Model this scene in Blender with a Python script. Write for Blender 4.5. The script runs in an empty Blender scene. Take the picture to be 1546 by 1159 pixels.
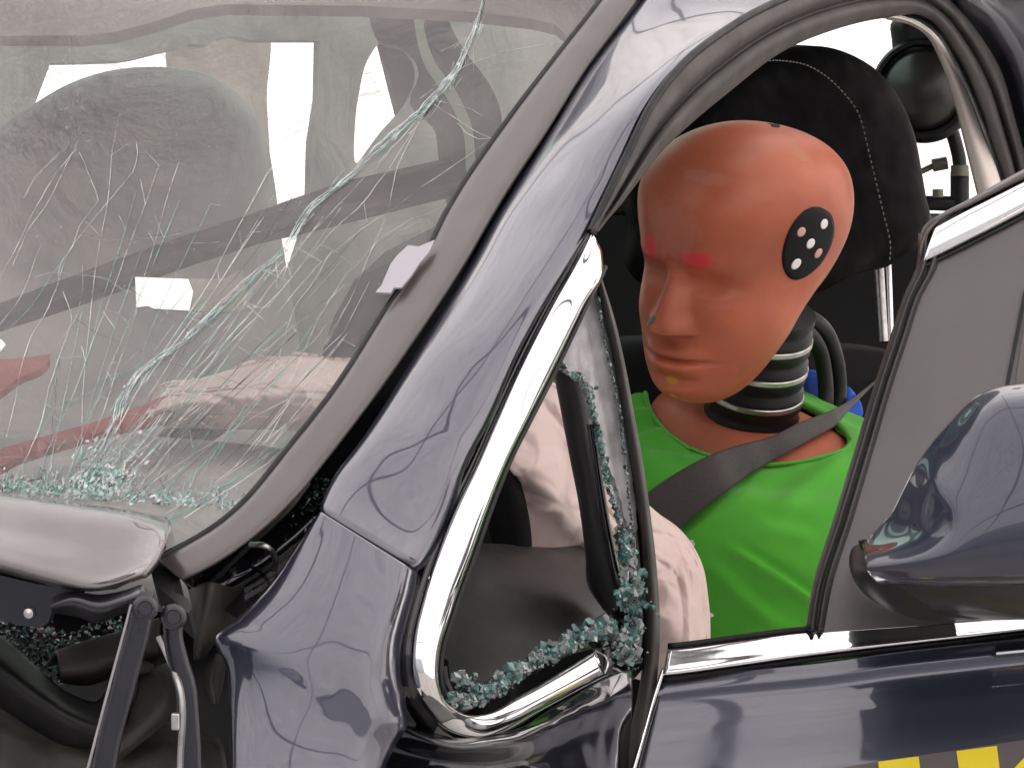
import bpy, bmesh, math, random
from mathutils import Vector, Matrix, noise
from mathutils.geometry import tessellate_polygon
R = math.radians
random.seed(7)
S = bpy.context.scene
COL = S.collection

# ------------------------------------------------------------ camera
PW, PH = 1546.0, 1159.0
LENS = 136.7
FPX = PW * LENS / 36.0
cam_d = bpy.data.cameras.new('camera'); cam_d.lens = LENS; cam_d.sensor_width = 36
cam_d.clip_start = 0.05; cam_d.clip_end = 200
cam = bpy.data.objects.new('camera', cam_d); COL.objects.link(cam)
cam.location = (0, 0, 1.75); cam.rotation_euler = (R(78), 0, 0)
S.camera = cam
CM = Matrix.Translation(Vector((0, 0, 1.75))) @ Matrix.Rotation(R(78), 4, 'X')
CR = CM.to_3x3()
S.render.resolution_x = 1024; S.render.resolution_y = 767
# ------------------------------------------------------------ light
SUN_EL, SUN_AZ = 50, 35
w = bpy.data.worlds.new('World'); S.world = w; w.use_nodes = True
nt = w.node_tree
sky = nt.nodes.new('ShaderNodeTexSky'); sky.sky_type = 'NISHITA'; sky.sun_disc = False
sky.sun_elevation = R(SUN_EL); sky.sun_rotation = R(SUN_AZ); sky.dust_density = 4
bg = nt.nodes['Background']; nt.links.new(sky.outputs[0], bg.inputs[0]); bg.inputs[1].default_value = 0.15
sd = bpy.data.lights.new('sun', 'SUN'); sd.energy = 5.0; sd.angle = R(12); sd.color = (1, .965, .93)
so = bpy.data.objects.new('sun', sd); COL.objects.link(so)
_dir = Vector((math.sin(R(SUN_AZ)) * math.cos(R(SUN_EL)), math.cos(R(SUN_AZ)) * math.cos(R(SUN_EL)), math.sin(R(SUN_EL))))
so.rotation_euler = _dir.to_track_quat('Z', 'Y').to_euler()
S.view_settings.view_transform = 'Standard'; S.view_settings.look = 'None'
S.view_settings.gamma = 1; S.view_settings.use_curve_mapping = False
S.view_settings.exposure = 0.62
S.render.engine = 'CYCLES'
try:
    S.cycles.max_bounces = 10; S.cycles.transparent_max_bounces = 24
    S.cycles.caustics_reflective = False; S.cycles.caustics_refractive = False
    S.cycles.sample_clamp_indirect = 6
except Exception: pass

# ------------------------------------------------------------ coordinate helpers
def L2W(v): return CM @ v
def P(x, y, d):
    """the point d metres in front of the lens, seen at (x, y) of the photograph"""
    return L2W(Vector(((x - PW / 2) / FPX * d, -(y - PH / 2) / FPX * d, -d)))
def CV(x, y, z):
    """direction: right, up, away"""
    return CR @ Vector((x, y, -z))
EYE = CM.translation.copy()
class Plane:
    def __init__(s, a, b, c):
        s.o = P(*a); s.n = (P(*b) - s.o).cross(P(*c) - s.o).normalized()
        if s.n.dot(EYE - s.o) < 0: s.n = -s.n
    def at(s, x, y, off=0.0):
        r = P(x, y, 1) - EYE
        t = (s.o + s.n * off - EYE).dot(s.n) / r.dot(s.n)
        return EYE + r * t
    def d(s, x, y):
        return -(CM.inverted() @ s.at(x, y)).z

WS = Plane((250, 840, 2.39), (907, 0, 2.93), (-100, 735, 2.50))      # windscreen
SP = Plane((690, 780, 2.45), (985, 1000, 2.71), (1400, 20, 3.2))      # side of the body
DP = Plane((1000, 1010, 2.70), (1546, 960, 2.70), (1390, 380, 2.79))  # opened door
FW = Plane((0, 200, 4.0), (0, 700, 3.9), (700, 200, 4.5))             # far side of the car

def cr(pts, n, closed=False):
    """n points evenly along a Catmull-Rom curve"""
    pts = [Vector(p) for p in pts]
    m = len(pts)
    if m == 2 and not closed:
        return [pts[0].lerp(pts[1], i / (n - 1)) for i in range(n)]
    segs = m if closed else m - 1
    dense = []
    K = 16
    for s in range(segs):
        if closed: p0, p1, p2, p3 = pts[(s - 1) % m], pts[s], pts[(s + 1) % m], pts[(s + 2) % m]
        else: p0, p1, p2, p3 = pts[max(s - 1, 0)], pts[s], pts[s + 1], pts[min(s + 2, m - 1)]
        # centripetal-ish: scale tangents by segment length
        l = (p2 - p1).length or 1e-9
        def tang(a, b, c):
            la = (b - a).length; lc = (c - b).length
            if la < 1e-9 or lc < 1e-9: return (c - a) * .5
            return ((b - a) / la * lc + (c - b) / lc * la) / (la + lc) * l
        t1 = tang(p0, p1, p2) if (p1 - p0).length > 1e-9 else (p2 - p1)
        t2 = tang(p1, p2, p3) if (p3 - p2).length > 1e-9 else (p2 - p1)
        for k in range(K):
            t = k / K; t2_, t3_ = t * t, t * t * t
            dense.append(p1 * (2 * t3_ - 3 * t2_ + 1) + t1 * (t3_ - 2 * t2_ + t) + p2 * (3 * t2_ - 2 * t3_) + t2 * (t3_ - t2_))
    dense.append(pts[0].copy() if closed else pts[-1].copy())
    acc = [0]
    for a, b in zip(dense, dense[1:]): acc.append(acc[-1] + (b - a).length)
    T = acc[-1]; out = []; j = 0
    cnt = n if closed else n - 1
    for i in range(n):
        s = T * i / cnt
        while j < len(acc) - 2 and acc[j + 1] < s: j += 1
        q = (s - acc[j]) / max(acc[j + 1] - acc[j], 1e-12)
        out.append(dense[j].lerp(dense[j + 1], min(max(q, 0), 1)))
    return out
def cr2(pts, n, closed=False):
    return [(p.x, p.y) for p in cr([(a, b, 0) for a, b in pts], n, closed)]

# ------------------------------------------------------------ object helpers
def empty(name, loc, label, cat, group=None):
    o = bpy.data.objects.new(name, None); COL.objects.link(o); o.location = loc
    o['label'] = label; o['category'] = cat; o.empty_display_size = .1
    if group: o['group'] = group
    return o
def base(o):
    v = Vector((0, 0, 0))
    while o is not None: v += o.location; o = o.parent
    return v
def mesh(name, verts, faces, mat, parent=None, smooth=True, label=None, mats=None, mi=None, sharp=None):
    b = base(parent)
    me = bpy.data.meshes.new(name)
    me.from_pydata([tuple(Vector(v) - b) for v in verts], [], faces)
    bm = bmesh.new(); bm.from_mesh(me); bmesh.ops.recalc_face_normals(bm, faces=bm.faces); bm.to_mesh(me); bm.free()
    for p in me.polygons: p.use_smooth = smooth
    if mats:
        for m in mats: me.materials.append(m)
        if mi:
            for p, k in zip(me.polygons, mi): p.material_index = k
    else: me.materials.append(mat)
    if smooth and sharp: 
        try: me.set_sharp_from_angle(angle=R(sharp))
        except Exception: pass
    o = bpy.data.objects.new(name, me); COL.objects.link(o)
    if parent is not None: o.parent = parent
    if label: o['label'] = label
    return o
def solid(o, t, off=-1):
    m = o.modifiers.new('thickness', 'SOLIDIFY'); m.thickness = t; m.offset = off
    return o
def bevel(o, wd, seg=2):
    m = o.modifiers.new('edge', 'BEVEL'); m.width = wd; m.segments = seg; m.limit_method = 'ANGLE'; m.angle_limit = R(40)
    return o
def loft(name, rows, mat, parent=None, nu=24, nv=60, closed_u=False, thick=0, fn=None, label=None, smooth=True):
    """rows: lists of world points; nv along each row, nu across the rows"""
    rr = [cr(r, nv) for r in rows]
    cols = [cr([r[i] for r in rr], nu, closed_u) for i in range(nv)]
    V = []; F = []
    for i in range(nv):
        for j in range(nu):
            p = cols[i][j]
            V.append(fn(p, i / (nv - 1), j / (nu - 1)) if fn else p)
    J = nu if closed_u else nu - 1
    for i in range(nv - 1):
        for j in range(J):
            F.append((i * nu + j, i * nu + (j + 1) % nu, (i + 1) * nu + (j + 1) % nu, (i + 1) * nu + j))
    o = mesh(name, V, F, mat, parent, smooth, label)
    # normals of an open sheet towards the lens
    me = o.data
    s = sum(((EYE - (p.center + base(o))).dot(p.normal)) for p in me.polygons)
    if s < 0: me.flip_normals()
    if thick: solid(o, thick)
    return o
def plate_c(name, loops, plane, mat, parent, thick):
    cu = bpy.data.curves.new(name, 'CURVE'); cu.dimensions = '2D'; cu.fill_mode = 'BOTH'; cu.extrude = .5
    for l in loops:
        sp = cu.splines.new('POLY'); sp.points.add(len(l) - 1); sp.use_cyclic_u = True
        for q, (x, y) in zip(sp.points, l): q.co = (x * .01, y * .01, 0, 1)
    t = bpy.data.objects.new(name, cu); COL.objects.link(t); bpy.context.view_layer.update()
    me = bpy.data.meshes.new_from_object(t.evaluated_get(bpy.context.evaluated_depsgraph_get()))
    V = [plane.at(v.co.x * 100, v.co.y * 100) + plane.n * (thick * v.co.z) for v in me.vertices]; F = [tuple(p.vertices) for p in me.polygons]
    bpy.data.objects.remove(t); bpy.data.meshes.remove(me)
    return mesh(name, V, F, mat, parent, False)
def plate(name, outline, plane, mat, parent=None, holes=(), thick=.004, off=0, label=None, bev=0, smooth=False, grow=None):
    loops = [outline] + list(holes)
    polys = [[Vector((x, y, 0)) for x, y in l] for l in loops]
    tris = tessellate_polygon(polys)
    flat = [q for l in loops for q in l]
    n = len(flat)
    f = [plane.at(x, y, off) for x, y in flat]
    b = [p - plane.n * thick for p in f]
    F = [tuple(t) for t in tris] + [tuple(reversed([q + n for q in t])) for t in tris]
    k = 0
    for l in loops:
        m = len(l)
        for i in range(m):
            a, c = k + i, k + (i + 1) % m
            F.append((a, c, c + n, a + n))
        k += m
    o = mesh(name, f + b, F, mat, parent, smooth, label)
    if bev: bevel(o, bev)
    return o
def tube_geo(pts, rad, seg=8, flat=1.0, V=None, F=None, caps=True):
    V = [] if V is None else V; F = [] if F is None else F
    n = len(pts); k0 = len(V)
    up = Vector((0, 0, 1)); prev = None
    for i, p in enumerate(pts):
        t = (pts[min(i + 1, n - 1)] - pts[max(i - 1, 0)]).normalized()
        if prev is None:
            a = t.cross(EYE - p)
            if a.length < 1e-6: a = t.cross(up)
            a.normalize()
        else:
            a = prev - t * prev.dot(t)
            if a.length < 1e-6: a = t.cross(up)
            a.normalize()
        prev = a; b = t.cross(a)
        r = rad(i / (n - 1)) if callable(rad) else rad
        for s in range(seg):
            an = 2 * math.pi * s / seg
            V.append(p + a * r * math.cos(an) + b * r * flat * math.sin(an))
    for i in range(n - 1):
        for s in range(seg):
            F.append((k0 + i * seg + s, k0 + i * seg + (s + 1) % seg, k0 + (i + 1) * seg + (s + 1) % seg, k0 + (i + 1) * seg + s))
    if caps:
        F.append(tuple(k0 + s for s in range(seg))[::-1]); F.append(tuple(k0 + (n - 1) * seg + s for s in range(seg)))
    return V, F
def tube(name, pts, rad, mat, parent=None, n=40, seg=12, flat=1.0, label=None):
    V, F = tube_geo(cr(pts, n), rad, seg, flat)
    return mesh(name, V, F, mat, parent, True, label, sharp=50)
def revolve(name, prof, c, ax, mat, parent=None, seg=48, label=None, sharp=35):
    ax = ax.normalized(); a = ax.orthogonal().normalized(); b = ax.cross(a)
    V = []; F = []; m = len(prof)
    for r, h in prof:
        for s in range(seg):
            an = 2 * math.pi * s / seg
            V.append(c + ax * h + (a * math.cos(an) + b * math.sin(an)) * r)
    for i in range(m - 1):
        for s in range(seg):
            F.append((i * seg + s, i * seg + (s + 1) % seg, (i + 1) * seg + (s + 1) % seg, (i + 1) * seg + s))
    F.append(tuple(range(seg))[::-1]); F.append(tuple((m - 1) * seg + s for s in range(seg)))
    return mesh(name, V, F, mat, parent, True, label, sharp=sharp)

# ------------------------------------------------------------ materials
def mat(name, col, rough=.5, metal=0., coat=0., coatr=.03, ior=1.5, trans=0., sheen=0., var=0., vscale=20., bump=0., bscale=60., bdist=.001, spec=None, detail=4, col2=None, stretch=None):
    m = bpy.data.materials.new(name); m.use_nodes = True
    n = m.node_tree.nodes; l = m.node_tree.links; b = n['Principled BSDF']
    b.inputs['Base Color'].default_value = (*col, 1); b.inputs['Roughness'].default_value = rough
    b.inputs['Metallic'].default_value = metal; b.inputs['Coat Weight'].default_value = coat
    b.inputs['Coat Roughness'].default_value = coatr; b.inputs['IOR'].default_value = ior
    b.inputs['Transmission Weight'].default_value = trans
    b.inputs['Sheen Weight'].default_value = sheen
    if spec is not None: b.inputs['Specular IOR Level'].default_value = spec
    tc = n.new('ShaderNodeTexCoord'); vec = tc.outputs['Object']
    if stretch:
        mp = n.new('ShaderNodeMapping'); mp.inputs['Scale'].default_value = stretch; l.new(vec, mp.inputs[0]); vec = mp.outputs[0]
    if var or col2:
        t = n.new('ShaderNodeTexNoise'); t.inputs['Scale'].default_value = vscale; t.inputs['Detail'].default_value = detail
        l.new(vec, t.inputs['Vector'])
        r = n.new('ShaderNodeMapRange'); r.inputs[1].default_value = .35; r.inputs[2].default_value = .65
        l.new(t.outputs[0], r.inputs[0])
        mx = n.new('ShaderNodeMix'); mx.data_type = 'RGBA'
        c2 = col2 or tuple(c * (1 - var) for c in col)
        mx.inputs['A'].default_value = (*col, 1); mx.inputs['B'].default_value = (*c2, 1)
        l.new(r.outputs[0], mx.inputs['Factor']); l.new(mx.outputs['Result'], b.inputs['Base Color'])
        r2 = n.new('ShaderNodeMapRange'); r2.inputs[1].default_value = .3; r2.inputs[2].default_value = .7
        r2.inputs[3].default_value = max(rough * .85, .0); r2.inputs[4].default_value = min(rough * 1.2, 1)
        l.new(t.outputs[0], r2.inputs[0]); l.new(r2.outputs[0], b.inputs['Roughness'])
    if bump:
        t = n.new('ShaderNodeTexNoise'); t.inputs['Scale'].default_value = bscale; t.inputs['Detail'].default_value = 3
        l.new(vec, t.inputs['Vector'])
        bp = n.new('ShaderNodeBump'); bp.inputs['Strength'].default_value = bump; bp.inputs['Distance'].default_value = bdist
        l.new(t.outputs[0], bp.inputs['Height']); l.new(bp.outputs[0], b.inputs['Normal'])
    return m
M = {}
M['paint'] = mat('navy_paint', (.032, .036, .062), .28, .45, 1, .012, ior=1.7, bump=.06, bscale=260, bdist=.0004)
M['paint'].node_tree.nodes['Principled BSDF'].inputs['Coat IOR'].default_value = 1.85
def coat_dust(m, lo, hi):
    n = m.node_tree.nodes; l = m.node_tree.links; tc = n.new('ShaderNodeTexCoord'); t = n.new('ShaderNodeTexNoise'); t.inputs['Scale'].default_value = 14; t.inputs['Detail'].default_value = 9; t.inputs['Roughness'].default_value = .7
    l.new(tc.outputs['Object'], t.inputs['Vector']); r = n.new('ShaderNodeMapRange'); r.inputs[1].default_value = .42; r.inputs[2].default_value = .72; r.inputs[3].default_value = lo; r.inputs[4].default_value = hi
    l.new(t.outputs[0], r.inputs[0]); l.new(r.outputs[0], n['Principled BSDF'].inputs['Coat Roughness'])
coat_dust(M['paint'], .02, .10)
M['mirrorpaint'] = mat('navy_mirror_paint', (.020, .025, .046), .25, .1, 1, .015, ior=1.5, bump=.05, bscale=200, bdist=.0004)
M['mirrorpaint'].node_tree.nodes['Principled BSDF'].inputs['Coat IOR'].default_value = 1.5
M['pinkpaint'] = mat('pinkish_paint', (.105, .088, .087), .3, .3, 1, .03, bump=.1, bscale=90, bdist=.0006, var=.2, vscale=12)  # lighter pinkish paint of the bonnet edge
M['moulding'] = mat('grey_moulding', (.085, .073, .067), .32, 0, .3, .2, var=.12, vscale=25)
M['chrome'] = mat('chrome', (.93, .92, .92), .05, 1, var=.04, vscale=30, bump=.03, bscale=40, bdist=.001)
M['alu'] = mat('aluminium', (.62, .60, .58), .32, 1, var=.25, vscale=120)
M['rubber'] = mat('black_rubber', (.008, .008, .0085), .45, spec=.35, var=.3, vscale=60)
M['gloss_black'] = mat('gloss_black', (.008, .008, .011), .12, 0, .6, .05, bump=.05, bscale=60)
M['plastic'] = mat('black_plastic', (.022, .021, .021), .45, var=.3, vscale=30, bump=.2, bscale=900, bdist=.0002)
M['seal'] = mat('grey_seal', (.075, .068, .064), .55, spec=.35, var=.2, vscale=30)
M['dark'] = mat('dark_trim', (.006, .006, .006), .7)
M['leather'] = mat('black_leather', (.004, .0038, .0038), .6, spec=.04, var=.25, vscale=40, bump=.25, bscale=700, bdist=.0003)
M['leather2'] = mat('black_leather_side', (.020, .019, .019), .45, var=.25, vscale=40, bump=.25, bscale=700, bdist=.0003)
M['cloth'] = mat('black_cloth', (.005, .005, .005), .9, spec=.2, bump=.4, bscale=600, bdist=.0005)
M['fabric_grey'] = mat('grey_seat_fabric', (.50, .475, .46), .9, var=.4, vscale=6, bump=.3, bscale=10, bdist=.01)
M['liner'] = mat('headliner', (.28, .24, .23), .9, var=.1, vscale=5)
M['beige'] = mat('beige_trim', (.30, .27, .23), .7, var=.15, vscale=8)
M['wallin'] = mat('inner_trim', (.42, .39, .37), .8, var=.2, vscale=5)
M['brown'] = mat('brown_pillar_trim', (.020, .016, .013), .8, var=.3, vscale=9)
M['curtain'] = mat('cream_cloth', (.62, .58, .52), .9, var=.15, vscale=14, stretch=(1, 1, .15))
M['red'] = mat('red_cloth', (.40, .085, .075), .8, var=.35, vscale=12)
M['airbag'] = mat('airbag_fabric', (.78, .63, .585), .75, var=.0, bump=.35, bscale=18, bdist=.012, sheen=.1, col2=(.72, .55, .51), vscale=9)
M['green'] = mat('green_shirt', (.085, .46, .03), .88, var=.22, vscale=7, sheen=.12, bump=.5, bscale=750, bdist=.0007)
M['blue'] = mat('blue_pad', (.01, .09, .62), .6, var=.4, vscale=30, bump=.3, bscale=120)
M['belt'] = mat('belt_webbing', (.055, .047, .045), .7, var=.1, vscale=400, bump=.5, bscale=900, bdist=.0004, stretch=(1, 1, 3))
M['white'] = mat('white_plastic', (.7, .68, .65), .5, var=.1)
M['paper'] = mat('white_tape', (.42, .40, .43), .6, bump=.2, bscale=80)
M['yellow'] = mat('yellow_tape', (.85, .68, .01), .45, var=.06)
M['greytape'] = mat('grey_tape', (.10, .085, .08), .45, var=.1)
M['marker'] = mat('black_marker', (.006, .0065, .007), .5, spec=.15)
M['dotpink'] = mat('dot_pink', (.62, .33, .28), .5)
M['dotwhite'] = mat('dot_white', (.85, .8, .78), .5, var=.1, vscale=200)
M['stitch'] = mat('stitch_thread', (.4, .38, .36), .8)
M['steel'] = mat('dark_steel', (.010, .010, .016), .3, .0, .5, .12, var=.3, vscale=30)
M['dirt'] = mat('dusty_black_plastic', (.05, .043, .037), .6, var=.6, vscale=30, bump=.4, bscale=50, bdist=.003)
M['sail'] = mat('grey_sail_panel', (.105, .095, .094), .35, 0, .25, .25, var=.12, vscale=10, bump=.1, bscale=300, bdist=.0002)
M['glassteal'] = mat('crushed_green_glass', (.16, .40, .36), .10, 0, .6, .03, trans=.45, var=.6, vscale=120)
M['glassclear'] = mat('crushed_clear_glass', (.66, .74, .71), .08, 0, .6, .03, trans=.55, var=.5, vscale=150)
M['glassdark'] = mat('crushed_dark_glass', (.02, .03, .03), .10, 0, .8, .03)
M['crackw'] = mat('crack_white', (.72, .76, .74), .25, spec=.8)
M['crackt'] = mat('crack_teal', (.10, .34, .30), .2, spec=.8)
M['crackd'] = mat('crack_dark', (.05, .08, .08), .2, spec=.8)
M['film'] = mat('cracked_sheet', (.42, .41, .42), .22, 0, .4, .1, var=.35, vscale=60, bump=.6, bscale=70, bdist=.002)
M['lampglass'] = mat('lamp_bowl', (.06, .055, .05), .35, .5, .3, .2, var=.3, vscale=12)
M['olive'] = mat('olive_clamp', (.16, .15, .11), .5, .4)
M['brownpaint'] = mat('brown_reflecting_edge', (.10, .065, .055), .2, .2, .8, .05)
M['grout'] = mat('concrete', (.46, .445, .43), .85, var=.25, vscale=2)
M['orange'] = mat('orange_bit', (.6, .18, .05), .5)

def glass_mat(name, tint, ior, haze=0.0, rough=.0):
    m = bpy.data.materials.new(name); m.use_nodes = True
    n = m.node_tree.nodes; l = m.node_tree.links; n.clear()
    out = n.new('ShaderNodeOutputMaterial'); tr = n.new('ShaderNodeBsdfTransparent'); tr.inputs[0].default_value = (*tint, 1)
    gl = n.new('ShaderNodeBsdfGlossy'); gl.inputs['Roughness'].default_value = rough; gl.inputs[0].default_value = (1, .97, .955, 1)
    fr = n.new('ShaderNodeFresnel'); fr.inputs[0].default_value = ior
    mx = n.new('ShaderNodeMixShader'); l.new(fr.outputs[0], mx.inputs[0]); l.new(tr.outputs[0], mx.inputs[1]); l.new(gl.outputs[0], mx.inputs[2])
    last = mx
    if haze:  # diffuse grey haze stands in for the veil reflected on the glass
        df = n.new('ShaderNodeBsdfDiffuse'); df.inputs[0].default_value = (.45, .43, .42, 1)
        tc = n.new('ShaderNodeTexCoord'); t = n.new('ShaderNodeTexNoise'); t.inputs['Scale'].default_value = 9; t.inputs['Detail'].default_value = 6; t.inputs['Distortion'].default_value = 1.2
        l.new(tc.outputs['Object'], t.inputs['Vector'])
        r = n.new('ShaderNodeMapRange'); r.inputs[1].default_value = .3; r.inputs[2].default_value = .75; r.inputs[3].default_value = haze * .5; r.inputs[4].default_value = haze * 1.4
        l.new(t.outputs[0], r.inputs[0])
        m2 = n.new('ShaderNodeMixShader'); l.new(r.outputs[0], m2.inputs[0]); l.new(mx.outputs[0], m2.inputs[1]); l.new(df.outputs[0], m2.inputs[2]); last = m2
        v = n.new('ShaderNodeTexNoise'); v.inputs['Scale'].default_value = 5; v.inputs['Detail'].default_value = 2; l.new(tc.outputs['Object'], v.inputs['Vector'])
        bp = n.new('ShaderNodeBump'); bp.inputs['Strength'].default_value = .25; bp.inputs['Distance'].default_value = .004
        l.new(v.outputs[0], bp.inputs['Height']); l.new(bp.outputs[0], gl.inputs['Normal'])
    l.new(last.outputs[0], out.inputs[0])
    return m
M['windscreen'] = glass_mat('windscreen_glass', (.93, .95, .93), 1.42, .12)
def cloth_trans(name, col):
    m = bpy.data.materials.new(name); m.use_nodes = True
    n = m.node_tree.nodes; l = m.node_tree.links; n.clear()
    out = n.new('ShaderNodeOutputMaterial'); a = n.new('ShaderNodeBsdfTranslucent'); b = n.new('ShaderNodeBsdfDiffuse')
    tc = n.new('ShaderNodeTexCoord'); mp = n.new('ShaderNodeMapping'); mp.inputs['Scale'].default_value = (1, 1, .12); l.new(tc.outputs['Object'], mp.inputs[0])
    t = n.new('ShaderNodeTexNoise'); t.inputs['Scale'].default_value = 16; l.new(mp.outputs[0], t.inputs['Vector'])
    r = n.new('ShaderNodeValToRGB'); r.color_ramp.elements[0].color = (*[c * .78 for c in col], 1); r.color_ramp.elements[1].color = (*col, 1); r.color_ramp.elements[0].position = .35; r.color_ramp.elements[1].position = .65
    l.new(t.outputs[0], r.inputs[0]); l.new(r.outputs[0], a.inputs[0]); l.new(r.outputs[0], b.inputs[0])
    mx = n.new('ShaderNodeMixShader'); mx.inputs[0].default_value = .35; l.new(a.outputs[0], mx.inputs[1]); l.new(b.outputs[0], mx.inputs[2]); l.new(mx.outputs[0], out.inputs[0])
    return m
M['curtain'] = cloth_trans('cream_cloth', (.80, .76, .70))
M['wallin'] = cloth_trans('grey_curtain_cloth', (.52, .495, .475))
M['stand_in'] = mat('shiny_white_reflector', (.95, .95, .94), .28, .9)  # mirror-like reflector, added to look like a blown-out bright gap
M['dash'] = mat('grey_dashboard', (.42, .40, .39), .6, var=.15, vscale=8)
M['sideglass'] = glass_mat('tinted_side_glass', (.62, .86, .80), 1.5)

# tent fabric: lets daylight through
def fabric():
    m = bpy.data.materials.new('tent_fabric'); m.use_nodes = True
    n = m.node_tree.nodes; l = m.node_tree.links; n.clear()
    out = n.new('ShaderNodeOutputMaterial')
    tr = n.new('ShaderNodeBsdfTranslucent'); df = n.new('ShaderNodeBsdfDiffuse')
    tc = n.new('ShaderNodeTexCoord')
    t = n.new('ShaderNodeTexNoise'); t.inputs['Scale'].default_value = 1.6; t.inputs['Detail'].default_value = 7; t.inputs['Distortion'].default_value = 1.5; t.inputs['Roughness'].default_value = .6
    l.new(tc.outputs['Object'], t.inputs['Vector'])
    cr_ = n.new('ShaderNodeValToRGB'); cr_.color_ramp.elements[0].position = .3; cr_.color_ramp.elements[0].color = (.70, .665, .65, 1)
    cr_.color_ramp.elements[1].position = .7; cr_.color_ramp.elements[1].color = (.90, .87, .85, 1)
    l.new(t.outputs[0], cr_.inputs[0]); l.new(cr_.outputs[0], tr.inputs[0]); l.new(cr_.outputs[0], df.inputs[0])
    wv = n.new('ShaderNodeTexVoronoi'); wv.feature = 'DISTANCE_TO_EDGE'; wv.inputs['Scale'].default_value = 2.2
    mp = n.new('ShaderNodeMixRGB'); mp.inputs[0].default_value = .25; l.new(tc.outputs['Object'], mp.inputs[1]); l.new(t.outputs[1], mp.inputs[2]); l.new(mp.outputs[0], wv.inputs['Vector'])
    bp = n.new('ShaderNodeBump'); bp.inputs['Strength'].default_value = .8; bp.inputs['Distance'].default_value = .12
    l.new(t.outputs[0], bp.inputs['Height'])
    bp2 = n.new('ShaderNodeBump'); bp2.inputs['Strength'].default_value = .5; bp2.inputs['Distance'].default_value = .1
    l.new(wv.outputs[0], bp2.inputs['Height']); l.new(bp.outputs[0], bp2.inputs['Normal'])
    l.new(bp2.outputs[0], tr.inputs['Normal']); l.new(bp2.outputs[0], df.inputs['Normal'])
    mx = n.new('ShaderNodeMixShader'); mx.inputs[0].default_value = .32
    l.new(tr.outputs[0], mx.inputs[1]); l.new(df.outputs[0], mx.inputs[2]); l.new(mx.outputs[0], out.inputs[0])
    return m
M['tent'] = fabric()

# ============================================================ SETTING
g = mesh('ground', [(-60, -60, 0), (60, -60, 0), (60, 60, 0), (-60, 60, 0)], [(0, 1, 2, 3)], M['grout'], smooth=False); g['kind'] = 'structure'
tent = empty('tent', (0, 2, 0), 'pale fabric tent around the car, its white wall showing through the windows', 'tent')
def sect(k, n):
    a = math.pi * k / (n - 1); e = .62
    c, s = math.cos(a), math.sin(a)
    return 4.6 * math.copysign(abs(c) ** e, c), 3.5 * abs(s) ** e     # (x, z)
V = []; F = []; NS, NL = 61, 40
for i in range(NL):
    y = -4.5 + 11.5 * i / (NL - 1)
    for k in range(NS):
        x, z = sect(k, NS)
        V.append(Vector((x + .05 * noise.noise(Vector((x, y, z)) * .9), y, z + .06 * noise.noise(Vector((x, y, z + 9)) * .8))))
for i in range(NL - 1):
    for k in range(NS - 1):
        F.append((i * NS + k, i * NS + k + 1, (i + 1) * NS + k + 1, (i + 1) * NS + k))
for row in (0, NL - 1):
    F.append(tuple(row * NS + k for k in range(NS)))
mesh('canopy', V, F, M['tent'], tent, smooth=True, sharp=50)
for i in range(4):
    y = -4.3 + 11.1 * i / 3
    tube('arch_pole', [Vector((x * .985, y, z * .985)) for x, z in [sect(k, 31) for k in range(31)]], .035, M['steel'], tent, n=60, seg=8)
for k in (15,):
    x, z = sect(k, 31)
    tube('ridge_pole', [Vector((x * .975, -4.4, z * .975)), Vector((x * .975, 6.9, z * .975))], .025, M['steel'], tent, n=4, seg=8)

# ============================================================ CAR
BACK = Vector((.47, .88, 0)).normalized(); ACROSS = Vector((-.88, .47, 0)).normalized()
car = empty('crashed_car', (P(900, 800, 2.9).x, P(900, 800, 2.9).y, 0), 'crashed navy blue car with a cracked windscreen and its near door open', 'car')

# ---- shell round the interior
plate_c('far_side_panel', [[(-600, -260), (1000, -260), (1000, 900), (-600, 900)],
      [(48, 160), (72, 97), (130, 96), (180, 94), (205, 90), (235, 82), (265, 75), (285, 69), (310, 71), (322, 62), (350, 56), (375, 63), (478, 63), (476, 150), (466, 215), (464, 290), (452, 360), (425, 440), (100, 440), (60, 300)],
      cr2([(572, 66), (600, 70), (624, 88), (631, 112), (617, 152), (580, 196), (533, 250), (531, 200), (538, 140), (552, 90)], 50, True)], FW, M['wallin'], car, .01)
CP = Plane((200, 440, 2.98), (370, 440, 3.00), (200, 500, 2.965))  # tilted so the added reflectors mirror the bright ceiling
stand_in = plate('gap_reflector', [(204, 418), (284, 421), (292, 440), (286, 469), (232, 466), (224, 462), (206, 464)], CP, M['stand_in'], None, thick=.002)  # added reflector standing in for a bright gap
stand_in['label'] = 'bright reflector in place of a lit gap behind the cracked windscreen'; stand_in['category'] = 'stand_in'
stand_in = plate('cream_piece', [(286, 421), (340, 420), (366, 406), (372, 440), (370, 468), (330, 471), (288, 469), (293, 440)], CP, M['curtain'], None, thick=.002)
stand_in['label'] = 'cream cloth piece right of the bright reflector behind the windscreen'; stand_in['category'] = 'stand_in'
stand_in = plate('corner_reflector', [(-60, 505), (2, 512), (9, 520), (2, 529), (-60, 545)], CP, M['stand_in'], None, thick=.002)  # added reflector for the bright corner at the left
stand_in['label'] = 'small reflector in place of a bright corner at the far left behind the windscreen'; stand_in['category'] = 'stand_in'
plate('side_window_glass', [(600, 70), (624, 88), (631, 112), (617, 152), (600, 176), (572, 66)], FW, M['sideglass'], car, thick=.004, off=-.02)
plate('curtain_airbag', cr2([(264, 50), (402, 40), (403, 150), (408, 240), (414, 330), (420, 430), (350, 430), (300, 300), (268, 150)], 60, True), FW, M['curtain'], car, thick=.01, off=-.08, label='cream curtain airbag hanging in the far window')
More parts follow.
